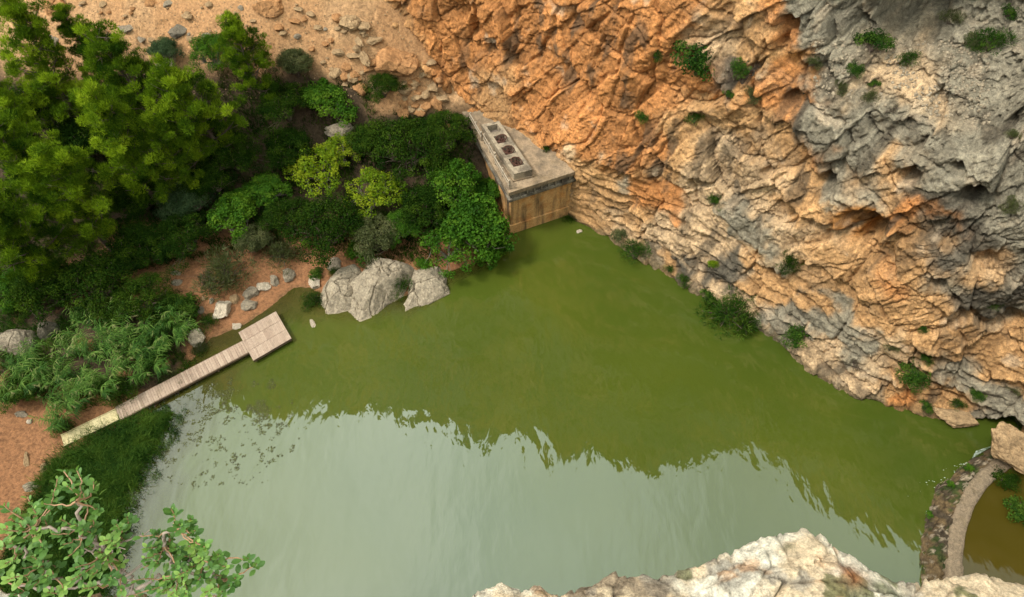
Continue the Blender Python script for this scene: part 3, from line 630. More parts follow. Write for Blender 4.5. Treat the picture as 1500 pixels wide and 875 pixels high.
def slab_rock(name, outline, h, mat, label, cat='boulder', seed=1, crest=(0, 0), tiltv=(0, 0), pw=2.6):
    """boulder whose plan follows a surveyed outline; outline = (u,v,z)"""
    O = np.array([P(u, v, z)[:2] for u, v, z in outline]); c = O.mean(0)
    O = c+(O-c)*1.09; O = resample(np.concatenate([O, O[:1]]), .07)[:-1]
    m = 46; tt = np.linspace(0, 1, m)**.75; nA = len(O)
    O2 = O.copy(); V = []
    for t in tt:
        q = c+np.array(crest)*(1-t)+(O2-c)*t; zz_ = h*(1-t**pw)
        V.append(np.concatenate([q, (zz_+(q-c)@np.array(tiltv)*(1-t**6))[:, None]], 1))
    V.append(np.concatenate([O2+(O2-c)*-.03, np.full((nA, 1), -.6)], 1)); V = np.array(V); V = V.transpose(1, 0, 2)
    V = np.concatenate([V, V[:1]], 0); sh_ = V.shape; V = V.reshape(-1, 3)
    fa_, ca_ = facets(V/2.1+.2*fbm(V, 2, seed)[:, None]+seed, seed, 1.); fb_, cb_ = facets(V/.55+seed, seed+1, 1.)
    s = sstep(-.2, .3, V[:, 2]); V[:, 2] += s*(.20*fa_+.06*fb_-.20*sstep(.035, 0, ca_)-.03*sstep(.05, 0, cb_)+.38*fbm(V/1.6, 4, seed)); V[:, :2] += (.10*fbm(V/.5, 3, seed+5))[:, None]
    me = mk_mesh(name, V-[c[0], c[1], 0], grid_faces(sh_[0], sh_[1]), True)
    try: me.set_sharp_from_angle(angle=R(45))
    except Exception: pass
    return tag(obj(name, me, mat, loc=(c[0], c[1], 0)), label, cat)
BOULDM = rockmat_for((.35, .285, .205), 'pale_grey_boulder')
slab_rock('boulder', [(473, 418, .6), (480, 402, 1.), (500, 388, 1.), (520, 383, 1.), (530, 395, 1), (528, 420, .5), (522, 448, 0), (512, 454, 0), (490, 458, 0), (478, 458, 0), (471, 436, 0)], 1.5, BOULDM, 'low cream slab boulder forming the left shoulder of the big rock in the water', seed=3, tiltv=(.05, .1))
slab_rock('boulder', [(505, 425, .6), (520, 396, 2.2), (538, 371, 2.6), (556, 365, 2.8), (578, 371, 2.4), (600, 382, 1.5), (606, 396, 1.), (600, 415, .2), (588, 434, 0), (566, 446, 0), (548, 462, 0), (530, 468, 0), (516, 455, 0)], 2.3, BOULDM, 'biggest grey boulder standing in the pool edge, with a high rounded crest', seed=8, crest=(0, .8), tiltv=(-.05, .22))
slab_rock('boulder', [(594, 405, .6), (603, 384, 1.1), (620, 379, 1.3), (641, 386, 1.), (650, 405, .4), (656, 430, 0), (630, 443, 0), (610, 449, 0), (594, 456, 0), (590, 447, 0), (600, 430, .1)], 1.15, BOULDM, 'cracked grey boulder below the fig trees, right of the biggest boulder', seed=14, tiltv=(0, .1))
slab_rock('boulder', [(0, 480, 2.2), (30, 472, 2.6), (52, 478, 2.4), (56, 500, 1.6), (50, 520, 1.4), (20, 524, 1.4), (-10, 515, 1.5), (-20, 490, 1.8)], 2.9, GREYR, 'large grey boulder among the reeds at the far left', seed=21)
slab_rock('boulder', [(48, 470, 2.4), (80, 462, 2.6), (84, 480, 2.), (70, 496, 1.6), (54, 500, 1.6)], 2.6, DKR, 'dull grey rock leaning on the large boulder among the reeds', seed=25)
BK = [  # u, v, width_px, height_px, rot, mat, label
 (326, 452, 30, 34, 20, PALER, 'large pointed pale stone on the bank just above the jetty platform'),
 (290, 492, 26, 28, 60, PALER, 'upright pale stone at the water between the reeds and the jetty'),
 (272, 473, 24, 16, 0, GREYR, 'flat grey stone at the foot of the reeds beside the inlet'),
 (362, 447, 26, 15, 10, GREYR, 'flat angular grey stone nearest the jetty platform top corner'),
 (346, 477, 16, 10, 0, PALER, 'small white stone touching the left corner of the jetty platform'),
 (345, 436, 15, 15, 40, TANR, 'small tan stone between the pointed stone and the bank rocks'),
 (368, 430, 22, 17, 0, GREYR, 'third stone from the left in the row of bank rocks'),
 (384, 420, 20, 17, 30, PALER, 'rough pale stone in the middle of the bank row'),
 (403, 411, 14, 18, 80, GREYR, 'narrow upright stone in the bank row, left of the last one'),
 (422, 402, 19, 19, 10, GREYR, 'rounded grey stone at the right end of the bank row'),
 (462, 413, 17, 26, 75, PALER, 'tall pale stone standing beside the low cream slab boulder'),
 (489, 387, 19, 20, 50, GREYR, 'speckled grey stone behind the low cream slab boulder'),
 (295, 455, 11, 11, 0, DKR, 'small dark stone at the corner of the reeds and the bare bank'),
 (298, 437, 8, 8, 0, TANR, 'small ochre pebble on the sandy path by the dark stone'),
 (310, 441, 8, 8, 0, GREYR, 'small grey pebble on the sandy path left of the pointed stone'),
 (257, 401, 14, 8, 0, GREYR, 'upper flat stone lying on the sandy path below the pines'),
 (259, 415, 17, 8, 10, GREYR, 'lower flat stone lying on the sandy path below the pines'),
 (458, 474, 8, 12, 70, PALER, 'small white topped rock alone in the water right of the jetty'),
 (849, 339, 8, 7, 0, PALER, 'tiny pale rock in the water below the pump house wall'),
 (31, 606, 18, 12, 10, GREYR, 'rounded grey stone beside the sandy path at the left edge'),
 (44, 617, 9, 7, 0, PALER, 'small pale stone just below the rounded one on the sandy path'),
 (39, 672, 9, 22, 60, TANR, 'long thin flat rock embedded in the sandy bank at lower left'),
 (64, 685, 9, 14, 70, TANR, 'little tan stone where the sandy bank meets the rushes'),
 (46, 712, 26, 9, 0, GREYR, 'flat layered rock on the sand above the foreground bush'),
 (500, 188, 42, 18, 0, GREYR, 'grey rock half hidden in the wood behind the bright fig tree'),
 (245, 88, 38, 42, 30, GREYR, 'big grey boulder on the slope behind the second pine crown'),
 (262, 45, 26, 18, 20, DKR, 'dark rounded boulder on the gravel slope above the pines'),
 (80, 8, 44, 34, 80, ORR, 'big orange boulder at the top left of the gravel slope'),
 (395, 8, 44, 22, 10, ORR, 'big orange slab at the top of the gravel slope'),
 (118, 38, 16, 16, 0, TANR, 'squarish tan boulder right of the big orange one'),
 (222, 4, 18, 12, 0, ORR, 'orange rock at the top edge of the gravel slope'),
 (75, 60, 18, 22, 0, GREYR, 'grey stone just behind the leftmost pine tops'),
 (185, 42, 22, 14, 0, GREYR, 'low grey rock on the gravel above the middle pine'),
 (525, 60, 12, 24, 70, TANR, 'upright tan slab above the talus below the cliff'),
 (533, 82, 13, 32, 65, TANR, 'leaning flat blade of tan rock beside the dark cleft'),
 (512, 32, 28, 26, 20, TANR, 'blocky tan boulder perched at the top of the talus'),
 (580, 88, 56, 50, 10, ORR, 'huge rounded orange boulder above the dark bush at the cliff foot'),
 (546, 57, 24, 12, 10, TANR, 'flat tan ledge stone left of the huge orange boulder'),
 (634, 128, 16, 18, 0, TANR, 'round tan boulder near the top of the talus fan'),
 (638, 151, 20, 22, 30, ORR, 'orange angular boulder low on the talus fan'),
 (622, 138, 15, 15, 0, TANR, 'tan stone in the middle of the talus fan'),
 (605, 119, 18, 10, 0, ORR, 'flat orange stone under the huge rounded boulder'),
 (620, 108, 16, 11, 0, TANR, 'tan stone wedged below the cliff right of the huge boulder'),
 (590, 150, 14, 14, 0, ORR, 'orange stone beside the dark bush on the talus'),
 (604, 157, 13, 14, 0, TANR, 'lower tan stone at the foot of the talus fan'),
 (528, 128, 20, 22, 0, ORR, 'broken orange block above the talus bush, half in the shade of trees'),
 (508, 97, 14, 12, 0, ORR, 'dark orange stone left of the leaning rock blades'),
 (495, 77, 18, 10, 0, TANR, 'low tan stone on the slope left of the upright slab'),
]
for i, (u, v, w, h, ro, mt, lb) in enumerate(BK):
    hh = hit(u, v, (0,)) if not (v < 130 and u > 500) else hit(u, v)
    p0 = np.array(hh[0]) if hh else P(u, v, 0)
    if p0[2] < 0: p0 = P(u, v, 0)
    dep = proj(p0)[2]; s = dep/FPX/2*1.12
    rock('rock' if w < 20 else 'boulder', 100+i, mt, (p0[0], p0[1], p0[2]-.1*w*s), (w*s, max(h, w*.6)*s*1.15, (w+h)/2*s*1.0), R(ro*.4), lb, 'rock' if w < 20 else 'boulder', icos=_i5 if w > 26 else _i4)
rock('boulder', 191, TANR, tuple(P(1482, 652, 3.0)), (2.3, 1.5, 1.8), R(-50), 'big tan wedge of rock overhanging the dark gap at the head of the weir', 'boulder', icos=_i5, tilt=(R(-12), R(8)))
rock('boulder', 192, TANR, tuple(P(1400, 611, .5)), (1.7, .9, .9), R(-20), 'low smooth tan ledge block at the waterline left of the dark gap', 'boulder', icos=_i5)
# loose stones of the talus and the gravel slope, each a thing
k = 0; tal = [(600,128),(612,135),(598,140),(615,150),(626,155),(640,140),(610,165),(596,168),(655,168),(645,120),(585,128),(575,112),(560,128),(545,130),(520,110),(535,112),(510,120),(500,110),(655,185),(665,178),
  (628,95),(540,40),(530,52),(480,60),(470,45),(455,70),(440,30),(500,50),(490,30),(520,75),(475,90),(485,105),(545,95),(430,55),(460,20),(430,12),(350,15),(330,30),(300,8),(240,12),(200,20),(160,12),(175,30),(140,25),(130,60),(270,20),(215,60),(150,55),(285,55),(20,10),(45,15),(120,10),(310,50),(365,30),(410,45)]
for (u, v) in tal:
    for j in range(2):
        uu, vv = u+rs.uniform(-9, 9), v+rs.uniform(-8, 8); hh = hit(uu, vv)
        if not hh: continue
        s = rs.uniform(.18, .62)*(1.2 if u > 480 else .8); p0 = np.array(hh[0]); mt = [TANR, ORR, TANR, GREYR if u < 480 else TANR][rs.randint(4)]
        rock('loose_stone', 200+rs.randint(9), mt, (p0[0], p0[1], p0[2]+.05), (s*rs.uniform(.8, 1.3), s, s*rs.uniform(.6, 1)), rs.uniform(0, 6), 'loose stone on the gravel slope and talus between the trees and the cliff', 'stone', 'loose stones on the talus slope', icos=_i3)
# gravel too small and many to count
def gravel(name, pts, smin, smax, mat):
    v0, f0 = ico(1); A = Acc()
    for q in pts:
        r_ = rs.uniform(smin, smax); j = v0*rs.uniform(.6, 1.1, 3)*r_; a = rs.uniform(0, 6); c_, s_ = math.cos(a), math.sin(a)
        A.add(np.stack([j[:, 0]*c_-j[:, 1]*s_, j[:, 0]*s_+j[:, 1]*c_, j[:, 2]], 1)+q, f0)
    tag(obj(name, A.mesh(name), mat), kind='stuff')
pts = []
while len(pts) < 4500:
    x_, y_ = rs.uniform(-52, -4), rs.uniform(44, 64); z_ = ground_z(x_, y_)[0]
    if z_ > 8 or (x_ > -14 and z_ > 6.8): pts.append(_bv[0].ray_cast(Vector((x_, y_, 60)), Vector((0, 0, -1)))[0])
gravel('gravel', [np.array(q) for q in pts if q is not None], .03, .10, TANR)

pts = []
for _ in range(4200):
    u, v = rs.uniform(1190, 1450), rs.uniform(60, 185)
    if abs(v-(95+.18*(u-1300))) > 62 or vnoise(np.array([[u/40., v/30., 0.]]), 5)[0] < -.25: continue
    h_ = hit(u, v, (1,))
    if h_ and h_[1].z > .25 or (h_ and rs.rand() < .25): pts.append(np.array(h_[0]))
gravel('terrace_gravel', pts, .04, .17, rockmat_for((.36, .29, .205), 'pale_gravel'))
# ================================================================== VEGETATION
PINEM = leaf_mat('pine_needles', [(0, (.018, .048, .004)), (.42, (.090, .160, .008)), (.8, (.22, .32, .014)), (1, (.30, .39, .024))], .28, .04, .8, .35)
FIGM = leaf_mat('fig_leaves', [(0, (.020, .065, .004)), (.5, (.045, .125, .007)), (1, (.11, .20, .014))], .35, .12, .65)
BRIGHTM = leaf_mat('bright_leaves', [(0, (.07, .14, .006)), (.5, (.16, .25, .01)), (1, (.32, .36, .02))], .45, .12, .65)
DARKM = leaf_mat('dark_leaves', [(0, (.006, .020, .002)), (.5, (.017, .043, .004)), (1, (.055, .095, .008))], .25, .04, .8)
GREYLM = leaf_mat('grey_green_leaves', [(0, (.015, .038, .010)), (.5, (.035, .070, .022)), (1, (.08, .125, .045))], .25)
OLIVEM = leaf_mat('olive_shrub', [(0, (.030, .040, .010)), (.5, (.065, .080, .022)), (1, (.13, .13, .05))], .3)
REEDM = leaf_mat('reed_blades', [(0, (.02, .07, .008)), (.5, (.065, .15, .018)), (.85, (.17, .26, .05)), (1, (.30, .28, .13))], .4, .15, .6)
RUSHM = leaf_mat('rush_blades', [(0, (.008, .028, .004)), (.5, (.030, .078, .008)), (1, (.09, .15, .018))], .3, .08, .7)
DRYM = leaf_mat('dry_twigs', [(0, (.10, .085, .06)), (1, (.26, .21, .15))], .2, .2, .8)
BARKM = flat_mat('bark', (.10, .07, .05), .9, 0, .4, 8, .02)
PALEB = flat_mat('pale_bark', (.17, .14, .11), .9, 0, .3, 8, .01)

def leaves(A, C, R_, N, ln, wd, up=.5, tintc=.5, tints=.18, needle=False, r=rs, fold=.25):
    """N leaves scattered through a flattened ball at C, denser to its outside; each leaf a folded kite"""
    d = r.randn(N, 3); d /= np.linalg.norm(d, axis=1)[:, None]; rad = r.uniform(.35, 1, N)**.55
    c = np.asarray(C)+d*rad[:, None]*np.asarray(R_)
    o = d*.9+r.randn(N, 3)*.45+[0, 0, up]; o /= np.linalg.norm(o, axis=1)[:, None]           # growth direction
    if needle: ax = o
    else:
        rnd = r.randn(N, 3); ax = np.cross(o, rnd); ax /= np.linalg.norm(ax, axis=1)[:, None]+1e-9; ax = ax*.8+[0, 0, -.25]
        ax /= np.linalg.norm(ax, axis=1)[:, None]
    sd_ = np.cross(ax, r.randn(N, 3) if needle else o); sd_ /= np.linalg.norm(sd_, axis=1)[:, None]+1e-9
    s = r.uniform(.7, 1.3, N)[:, None]; l = ln*s; w = wd*s
    nn = np.cross(sd_, ax)
    ti = np.clip(tintc+tints*r.randn(N), 0, 1)
    if needle:
        v = np.stack([c-sd_*w/2, c+sd_*w/2, c+ax*l], 1).reshape(-1, 3); f = np.arange(3*N).reshape(-1, 3); A.add(v, f, np.repeat(ti, 3))
    else:
        v = np.stack([c, c+ax*l*.5+sd_*w/2+nn*w*fold, c+ax*l, c+ax*l*.5-sd_*w/2+nn*w*fold], 1).reshape(-1, 3)
        b_ = np.arange(N)[:, None]*4; f = np.concatenate([b_+[0, 1, 2], b_+[0, 2, 3]]); A.add(v, f, np.repeat(ti, 4))
def pine_mesh(seed, h=10., spread=3.6, tufts=115, per=360):
    r = np.random.RandomState(seed); T_ = Acc(); A = Acc()
    lean = r.uniform(-.6, .6, 2); tz = np.linspace(0, 1, 12)
    tr = np.stack([lean[0]*tz**2+.25*np.sin(tz*5+seed), lean[1]*tz**2+.2*np.cos(tz*4+seed)-.2, tz*h*.96], 1); tube(T_, tr, np.interp(tz, [0, .1, 1], [.24, .17, .03]), 8)
    nb = 34
    for k in range(nb):
        t = .22+.76*(k+r.rand())/nb; b0 = np.array([np.interp(t, tz, tr[:, i]) for i in range(3)])
        az = k*2.4+r.uniform(-.5, .5); L_ = spread*(1.05-t)**.62*r.uniform(.65, 1.15)*(1 if t > .35 else .75); el = r.uniform(.15, .45)+.5*t
        s = np.linspace(0, 1, 6)[:, None]; dirv = np.array([math.cos(az)*math.cos(el), math.sin(az)*math.cos(el), math.sin(el)])
        br = b0+dirv*L_*s+np.array([0, 0, .22])*L_*s*s; tube(T_, br, np.linspace(.065, .015, 6)*(1.3-t), 5)
        m = max(2, int(round(tufts/nb*(.5+L_/spread))))
        for j in range(m):
            q = br[min(5, int(2+4*(j+1)/m))]*1.
            q = br[2+int(3.99*(j/max(1, m-1)))*1 if j < m-1 else 5] + r.randn(3)*[.42, .42, .2]*(.7 if j == m-1 else 1)
            tb = br[3]; tube(T_, [tb, (tb+q)/2+[0, 0, -.05], q], [.02, .015, .01], 4)
            tc_ = np.clip(.42+.22*r.randn()+.1*(t-.5), .05, .95)
            for e in range(3):
                cc_2 = q+r.randn(3)*[.22, .22, .10]; leaves(A, cc_2, np.array([.34, .34, .24])*r.uniform(.7, 1.15), per//3, .20, .042, .9, tc_+.1*r.randn(), .12, True, r)
    leaves(A, tr[-1]+[0, 0, .1], [.3, .3, .5], per, .2, .036, 1.2, .6, .12, True, r)
    return T_.mesh('trunk', True), A.mesh('crown')
def broad_mesh(seed, rad=2.4, h=3.4, clumps=85, per=85, ln=.17, wd=.12, open_=.25, tint=.5, stem=.12, gaps=.0):
    r = np.random.RandomState(seed); T_ = Acc(); A = Acc()
    ns_ = 5; tips = []
    lob = r.uniform(.5, 1.25, 9)
    for k in range(clumps):
        d = r.randn(3); d[2] = abs(d[2])*.9-.15; d /= np.linalg.norm(d); a = (math.atan2(d[1], d[0])/(2*math.pi) % 1)*9; l0 = lob[int(a) % 9]*(1-a % 1)+lob[(int(a)+1) % 9]*(a % 1)
        rr = rad*(l0)*r.uniform(.12, 1.0)**.5
        q_ = np.array([d[0]*rr, d[1]*rr]); tips.append(np.array([*q_, h*.30+h*.58*(1-(np.hypot(*q_)/rad)**2*.75)*r.uniform(.55, 1.05)]))
    tips = np.array(tips); mains = []
    for k in range(ns_):
        a = k*2*math.pi/ns_+r.rand(); e = np.array([math.cos(a)*rad*.45, math.sin(a)*rad*.45, h*.40]); s = np.linspace(0, 1, 7)[:, None]
        m = e*s+np.array([0, 0, .25*h])*(s*(1-s)); m[:, :2] += .08*r.randn(7, 2)*s; tube(T_, m, np.linspace(stem, stem*.35, 7), 6); mains.append(m)
    mp = np.concatenate([m[3:] for m in mains])
    for q in tips:
        j = np.argmin(np.sum((mp-q)**2, 1)); mid = (mp[j]+q)/2+r.randn(3)*.1; tube(T_, [mp[j], mid, q], [stem*.28, stem*.18, .012], 4)
        if r.rand() < gaps: continue
        cr_ = r.uniform(.28, .62)*rad/2.4; tc_ = np.clip(tint+.25*r.randn(), 0, 1)
        leaves(A, q, [cr_, cr_, cr_*.65], int(per*r.uniform(.6, 1.3)), ln, wd, .5, tc_, .12, False, r)
    return T_.mesh('stems', True), A.mesh('foliage')
def bush_mesh(seed, n=26, per=80, ln=.10, wd=.06, needle=False, dry=0):
    """low shrub of unit radius"""
    r = np.random.RandomState(seed); T_ = Acc(); A = Acc()
    for k in range(n):
        a = r.uniform(0, 6.28); q = np.array([math.cos(a), math.sin(a), 0])*r.uniform(0, .8)**.7+[0, 0, r.uniform(.25, .85)]; q[2] *= 1-.45*np.hypot(q[0], q[1])
        tube(T_, [[0, 0, -.25], q*[.4, .4, .55], q], [.035, .02, .008], 4); cr_ = r.uniform(.22, .40)
        leaves(A, q, [cr_, cr_, cr_*.8], per, ln, wd, .6, np.clip(.5+.2*r.randn(), 0, 1), .14, needle, r)
        if dry:
            for j in range(dry): e = q+r.randn(3)*.22; tube(T_, [q*.7, e], [.012, .005], 3)
    return T_.mesh('stems', True), A.mesh('foliage')
def plant(name, meshes, mats, parts, loc, scale, rotz, label, cat, group=None, tilt=(0, 0), sz=None):
    root = tag(obj(name, None, loc=loc, rot=(tilt[0], tilt[1], rotz), scale=(scale, scale, sz or scale)), label, cat, group)
    for me, mt, pn in zip(meshes, mats, parts):
        o = bpy.data.objects.new(pn, me); COL.objects.link(o); o.parent = root
        if not me.materials: me.materials.append(mt)
        o.material_slots[0].link = 'OBJECT'; o.material_slots[0].material = mt
    return root
# ---- pines: (u, v of crown centre, crown half-width px, variant, label)
PM = [pine_mesh(s, h, sp_, t) for s, h, sp_, t in ((1, 10.5, 3.6, 120), (2, 9.5, 3.3, 105), (3, 11., 3.2, 115), (4, 9., 3.9, 130))]
PINES = [(55, 75, 75, 2, 'tall pine standing at the far top left, its crown overlapping the gravel slope'), (185, 120, 85, 0, 'pointed pine in front of the gravel slope, second in the back row from the left'),
 (290, 160, 88, 3, 'broad light green pine with a cauliflower crown in the middle of the wood'), (365, 75, 55, 1, 'pine with a bare leaning trunk at the right end of the pine row'),
 (100, 290, 115, 3, 'biggest and nearest bright pine at the left above the dark thicket'), (30, 240, 85, 0, 'bright pine at the left edge behind the biggest one'), (20, 160, 60, 1, 'dark pine at the left edge below the tall top left one'),
 (175, 210, 70, 2, 'slim shaded pine between the middle pine and the biggest pine'), (240, 225, 60, 1, 'dark green pine low in front of the broad light one'), (120, 60, 45, 2, 'slender pine top poking up between the two back row pines'), (20, 340, 90, 3, 'low shaded pine spreading in from the left edge above the reeds')]
for i, (u, v, w, k, lb) in enumerate(PINES):
    hw_ = (3.6, 3.3, 3.2, 3.9)[k]; hh_ = (10.5, 9.5, 11, 9)[k]
    p0 = place(u, v, 5.); s = w*proj(p0+[0, 0, 5.])[2]/FPX/hw_*1.02; s = min(s, 1.35); p0 = place(u, v, hh_*s*.62)
    plant('pine_tree', PM[k], (BARKM, PINEM), ('trunk', 'crown'), p0-[0, 0, .2], s*.92, i*1.9, lb, 'tree', 'pines on the left bank', sz=s*1.0)
# ---- broad-leaved trees and tall shrubs
BR = {'fig': broad_mesh(11, 2.4, 3.6, 100, 85, .19, .15), 'fig2': broad_mesh(12, 2.4, 3.2, 95, 80, .17, .13, tint=.55), 'loose': broad_mesh(13, 2.4, 3.6, 85, 55, .16, .12, gaps=.15), 'small': broad_mesh(14, 2.4, 3.4, 120, 110, .10, .07), 'small2': broad_mesh(15, 2.4, 3.0, 120, 110, .11, .075)}
BT = [(697, 335, 62, 'fig', FIGM, 'large leafy fig tree overhanging the water in front of the pump house'), (660, 265, 50, 'fig2', FIGM, 'fig tree crown beside the railing of the pump house'), (655, 360, 45, 'loose', FIGM, 'thin fig tree with bare pale twigs showing above the cracked boulder'), (715, 280, 30, 'fig2', FIGM, 'small fig crown pressed against the pump house corner'), (720, 365, 32, 'fig', FIGM, 'low fig branches hanging out over the water at the pump house foot'),
 (468, 245, 48, 'loose', BRIGHTM, 'bright yellow green tree with sparse leaves in the middle of the wood'), (548, 278, 44, 'loose', BRIGHTM, 'low bright green tree right of the sparse yellow green one'), (500, 215, 30, 'loose', BRIGHTM, 'thin yellow green top behind the sparse bright tree'),
 (345, 310, 46, 'fig2', FIGM, 'fresh green shrub below the broad light pine'), (390, 275, 34, 'fig2', FIGM, 'fresh green shrub left of the bright yellow green tree'), (268, 292, 48, 'small2', GREYLM, 'grey green shrub between the biggest pine and the fresh green shrub'),
 (475, 142, 42, 'fig2', FIGM, 'round dark green tree at the foot of the scree, left of the talus bush'), (560, 124, 30, 'small', DARKM, 'dark round bush at the cliff foot beside the talus fan'),
 (600, 215, 62, 'small', DARKM, 'dark dense tree behind the fig trees and left of the pump house'), (545, 205, 48, 'small2', DARKM, 'dark shaded tree behind the bright green ones'), (655, 195, 48, 'small', DARKM, 'dark tree at the upper end of the pump house railing'), (620, 300, 50, 'small2', DARKM, 'shaded thicket tree between the bright low tree and the large fig'),
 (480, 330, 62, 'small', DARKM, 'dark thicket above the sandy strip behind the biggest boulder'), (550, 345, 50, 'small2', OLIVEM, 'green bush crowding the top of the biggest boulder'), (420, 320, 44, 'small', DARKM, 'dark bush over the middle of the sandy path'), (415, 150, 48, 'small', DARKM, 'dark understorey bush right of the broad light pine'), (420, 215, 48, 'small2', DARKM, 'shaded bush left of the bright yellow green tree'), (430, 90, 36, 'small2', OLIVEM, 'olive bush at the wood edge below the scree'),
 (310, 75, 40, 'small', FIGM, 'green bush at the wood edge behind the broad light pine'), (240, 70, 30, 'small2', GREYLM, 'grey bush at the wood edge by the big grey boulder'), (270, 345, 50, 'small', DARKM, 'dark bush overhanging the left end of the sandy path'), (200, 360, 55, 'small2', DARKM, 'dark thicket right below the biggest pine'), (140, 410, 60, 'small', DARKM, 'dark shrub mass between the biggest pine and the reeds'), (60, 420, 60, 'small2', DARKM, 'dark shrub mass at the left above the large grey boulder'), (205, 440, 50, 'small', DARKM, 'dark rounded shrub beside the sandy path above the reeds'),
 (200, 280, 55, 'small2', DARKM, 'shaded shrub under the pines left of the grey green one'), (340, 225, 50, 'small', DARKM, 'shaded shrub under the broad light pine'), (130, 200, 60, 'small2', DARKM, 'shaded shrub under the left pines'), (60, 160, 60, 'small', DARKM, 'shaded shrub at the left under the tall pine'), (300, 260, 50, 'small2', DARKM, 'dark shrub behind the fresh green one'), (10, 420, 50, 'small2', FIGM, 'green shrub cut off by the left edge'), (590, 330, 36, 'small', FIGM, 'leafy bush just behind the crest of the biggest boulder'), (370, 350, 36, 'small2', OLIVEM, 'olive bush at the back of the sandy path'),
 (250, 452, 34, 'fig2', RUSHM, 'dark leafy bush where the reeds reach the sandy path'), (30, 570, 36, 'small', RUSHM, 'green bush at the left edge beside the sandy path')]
for i, (u, v, w, k, mt, lb) in enumerate(BT):
    s = w*60/FPX/2.4*.95
    for _ in range(2):
        p0 = place(u, v, 1.7*s); s = w*proj(p0+[0, 0, 1.7*s])[2]/FPX/2.4*.98
    plant('fig_tree' if 'fig' in lb and mt is FIGM else 'bush' if s < 1.1 else 'tree', BR[k], (PALEB if mt in (FIGM, BRIGHTM) else BARKM, mt), ('stems', 'foliage'), p0-[0, 0, .15], s, i*1.3, lb, 'bush' if s < 1.1 else 'tree')
# ---- smaller bushes on the bank and around the boulders
BU = [bush_mesh(31), bush_mesh(32, 22, 60, .13, .09), bush_mesh(33, 30, 90, .16, .025, True), bush_mesh(34, 20, 14, .10, .03, True, 10)]
SB = [(335, 392, 46, 2, OLIVEM, 'fine twiggy olive green bush growing out of the sandy path'), (310, 402, 26, 3, OLIVEM, 'sparse pale bush left of the twiggy olive one'), (582, 412, 24, 2, RUSHM, 'green bush rooted in the gap between the two big boulders'), (620, 384, 15, 0, FIGM, 'small sprig of bush on top of the cracked boulder'), (638, 414, 9, 0, FIGM, 'tiny tuft in a crack of the cracked boulder'),
 (415, 365, 32, 2, OLIVEM, 'dull green bush above the right end of the bank rocks'), (464, 398, 13, 1, RUSHM, 'small dark bush behind the tall pale stone'), (460, 436, 20, 2, RUSHM, 'rush tuft in the water left of the cream slab boulder'), (307, 468, 15, 2, RUSHM, 'dark grassy tuft left of the pointed pale stone'), (296, 505, 14, 2, OLIVEM, 'ragged tuft around the upright pale stone by the inlet'),
 (490, 395, 10, 2, RUSHM, 'green tuft between the speckled stone and the boulders'), (530, 362, 26, 1, FIGM, 'leafy bush behind the left side of the biggest boulder'), (668, 172, 14, 1, DARKM, 'small round bush at the top end of the railing'), (800, 216, 8, 0, DARKM, 'small bush growing on the pump house deck by the cliff'), (280, 440, 20, 1, RUSHM, 'low dark bush at the right tip of the reeds'),
 (230, 505, 30, 1, RUSHM, 'leafy shrub in the reeds above the walkway'), (180, 560, 30, 2, RUSHM, 'dark shrub in the reeds close to the yellow ramp'), (245, 545, 16, 2, OLIVEM, 'brownish tuft beside the walkway where it leaves the reeds'), (268, 560, 13, 2, RUSHM, 'small rush tuft on the water side of the walkway'), (95, 620, 18, 2, RUSHM, 'grassy tuft at the shore end of the yellow ramp'), (1492, 745, 26, 1, RUSHM, 'green bush on the far side of the brown pool'), (1470, 700, 22, 0, DARKM, 'dark bush above the upper end of the weir'), (1418, 684, 8, 1, FIGM, 'green sprig on the weir rubble near the cascade'), (1392, 708, 7, 1, FIGM, 'bright green weed halfway along the weir rubble'), (1360, 752, 7, 1, FIGM, 'green weed on the outer edge of the weir rubble')]
for i, (u, v, w, k, mt, lb) in enumerate(SB):
    h_ = hit(u, v+w*.4); p0 = np.array(h_[0]) if h_ and h_[0].z > -.3 else P(u, v+w*.4, .0)
    if 'pump house deck' in lb: p0 = P(u, v+4, PH)
    if 'brown pool' in lb or 'weir' in lb: p0 = P(u, v+w*.3, .75)
    s = w*proj(p0)[2]/FPX*.95; plant('bush', BU[k], (BARKM, mt), ('stems', 'foliage'), p0, s, i*2.1, lb, 'bush')
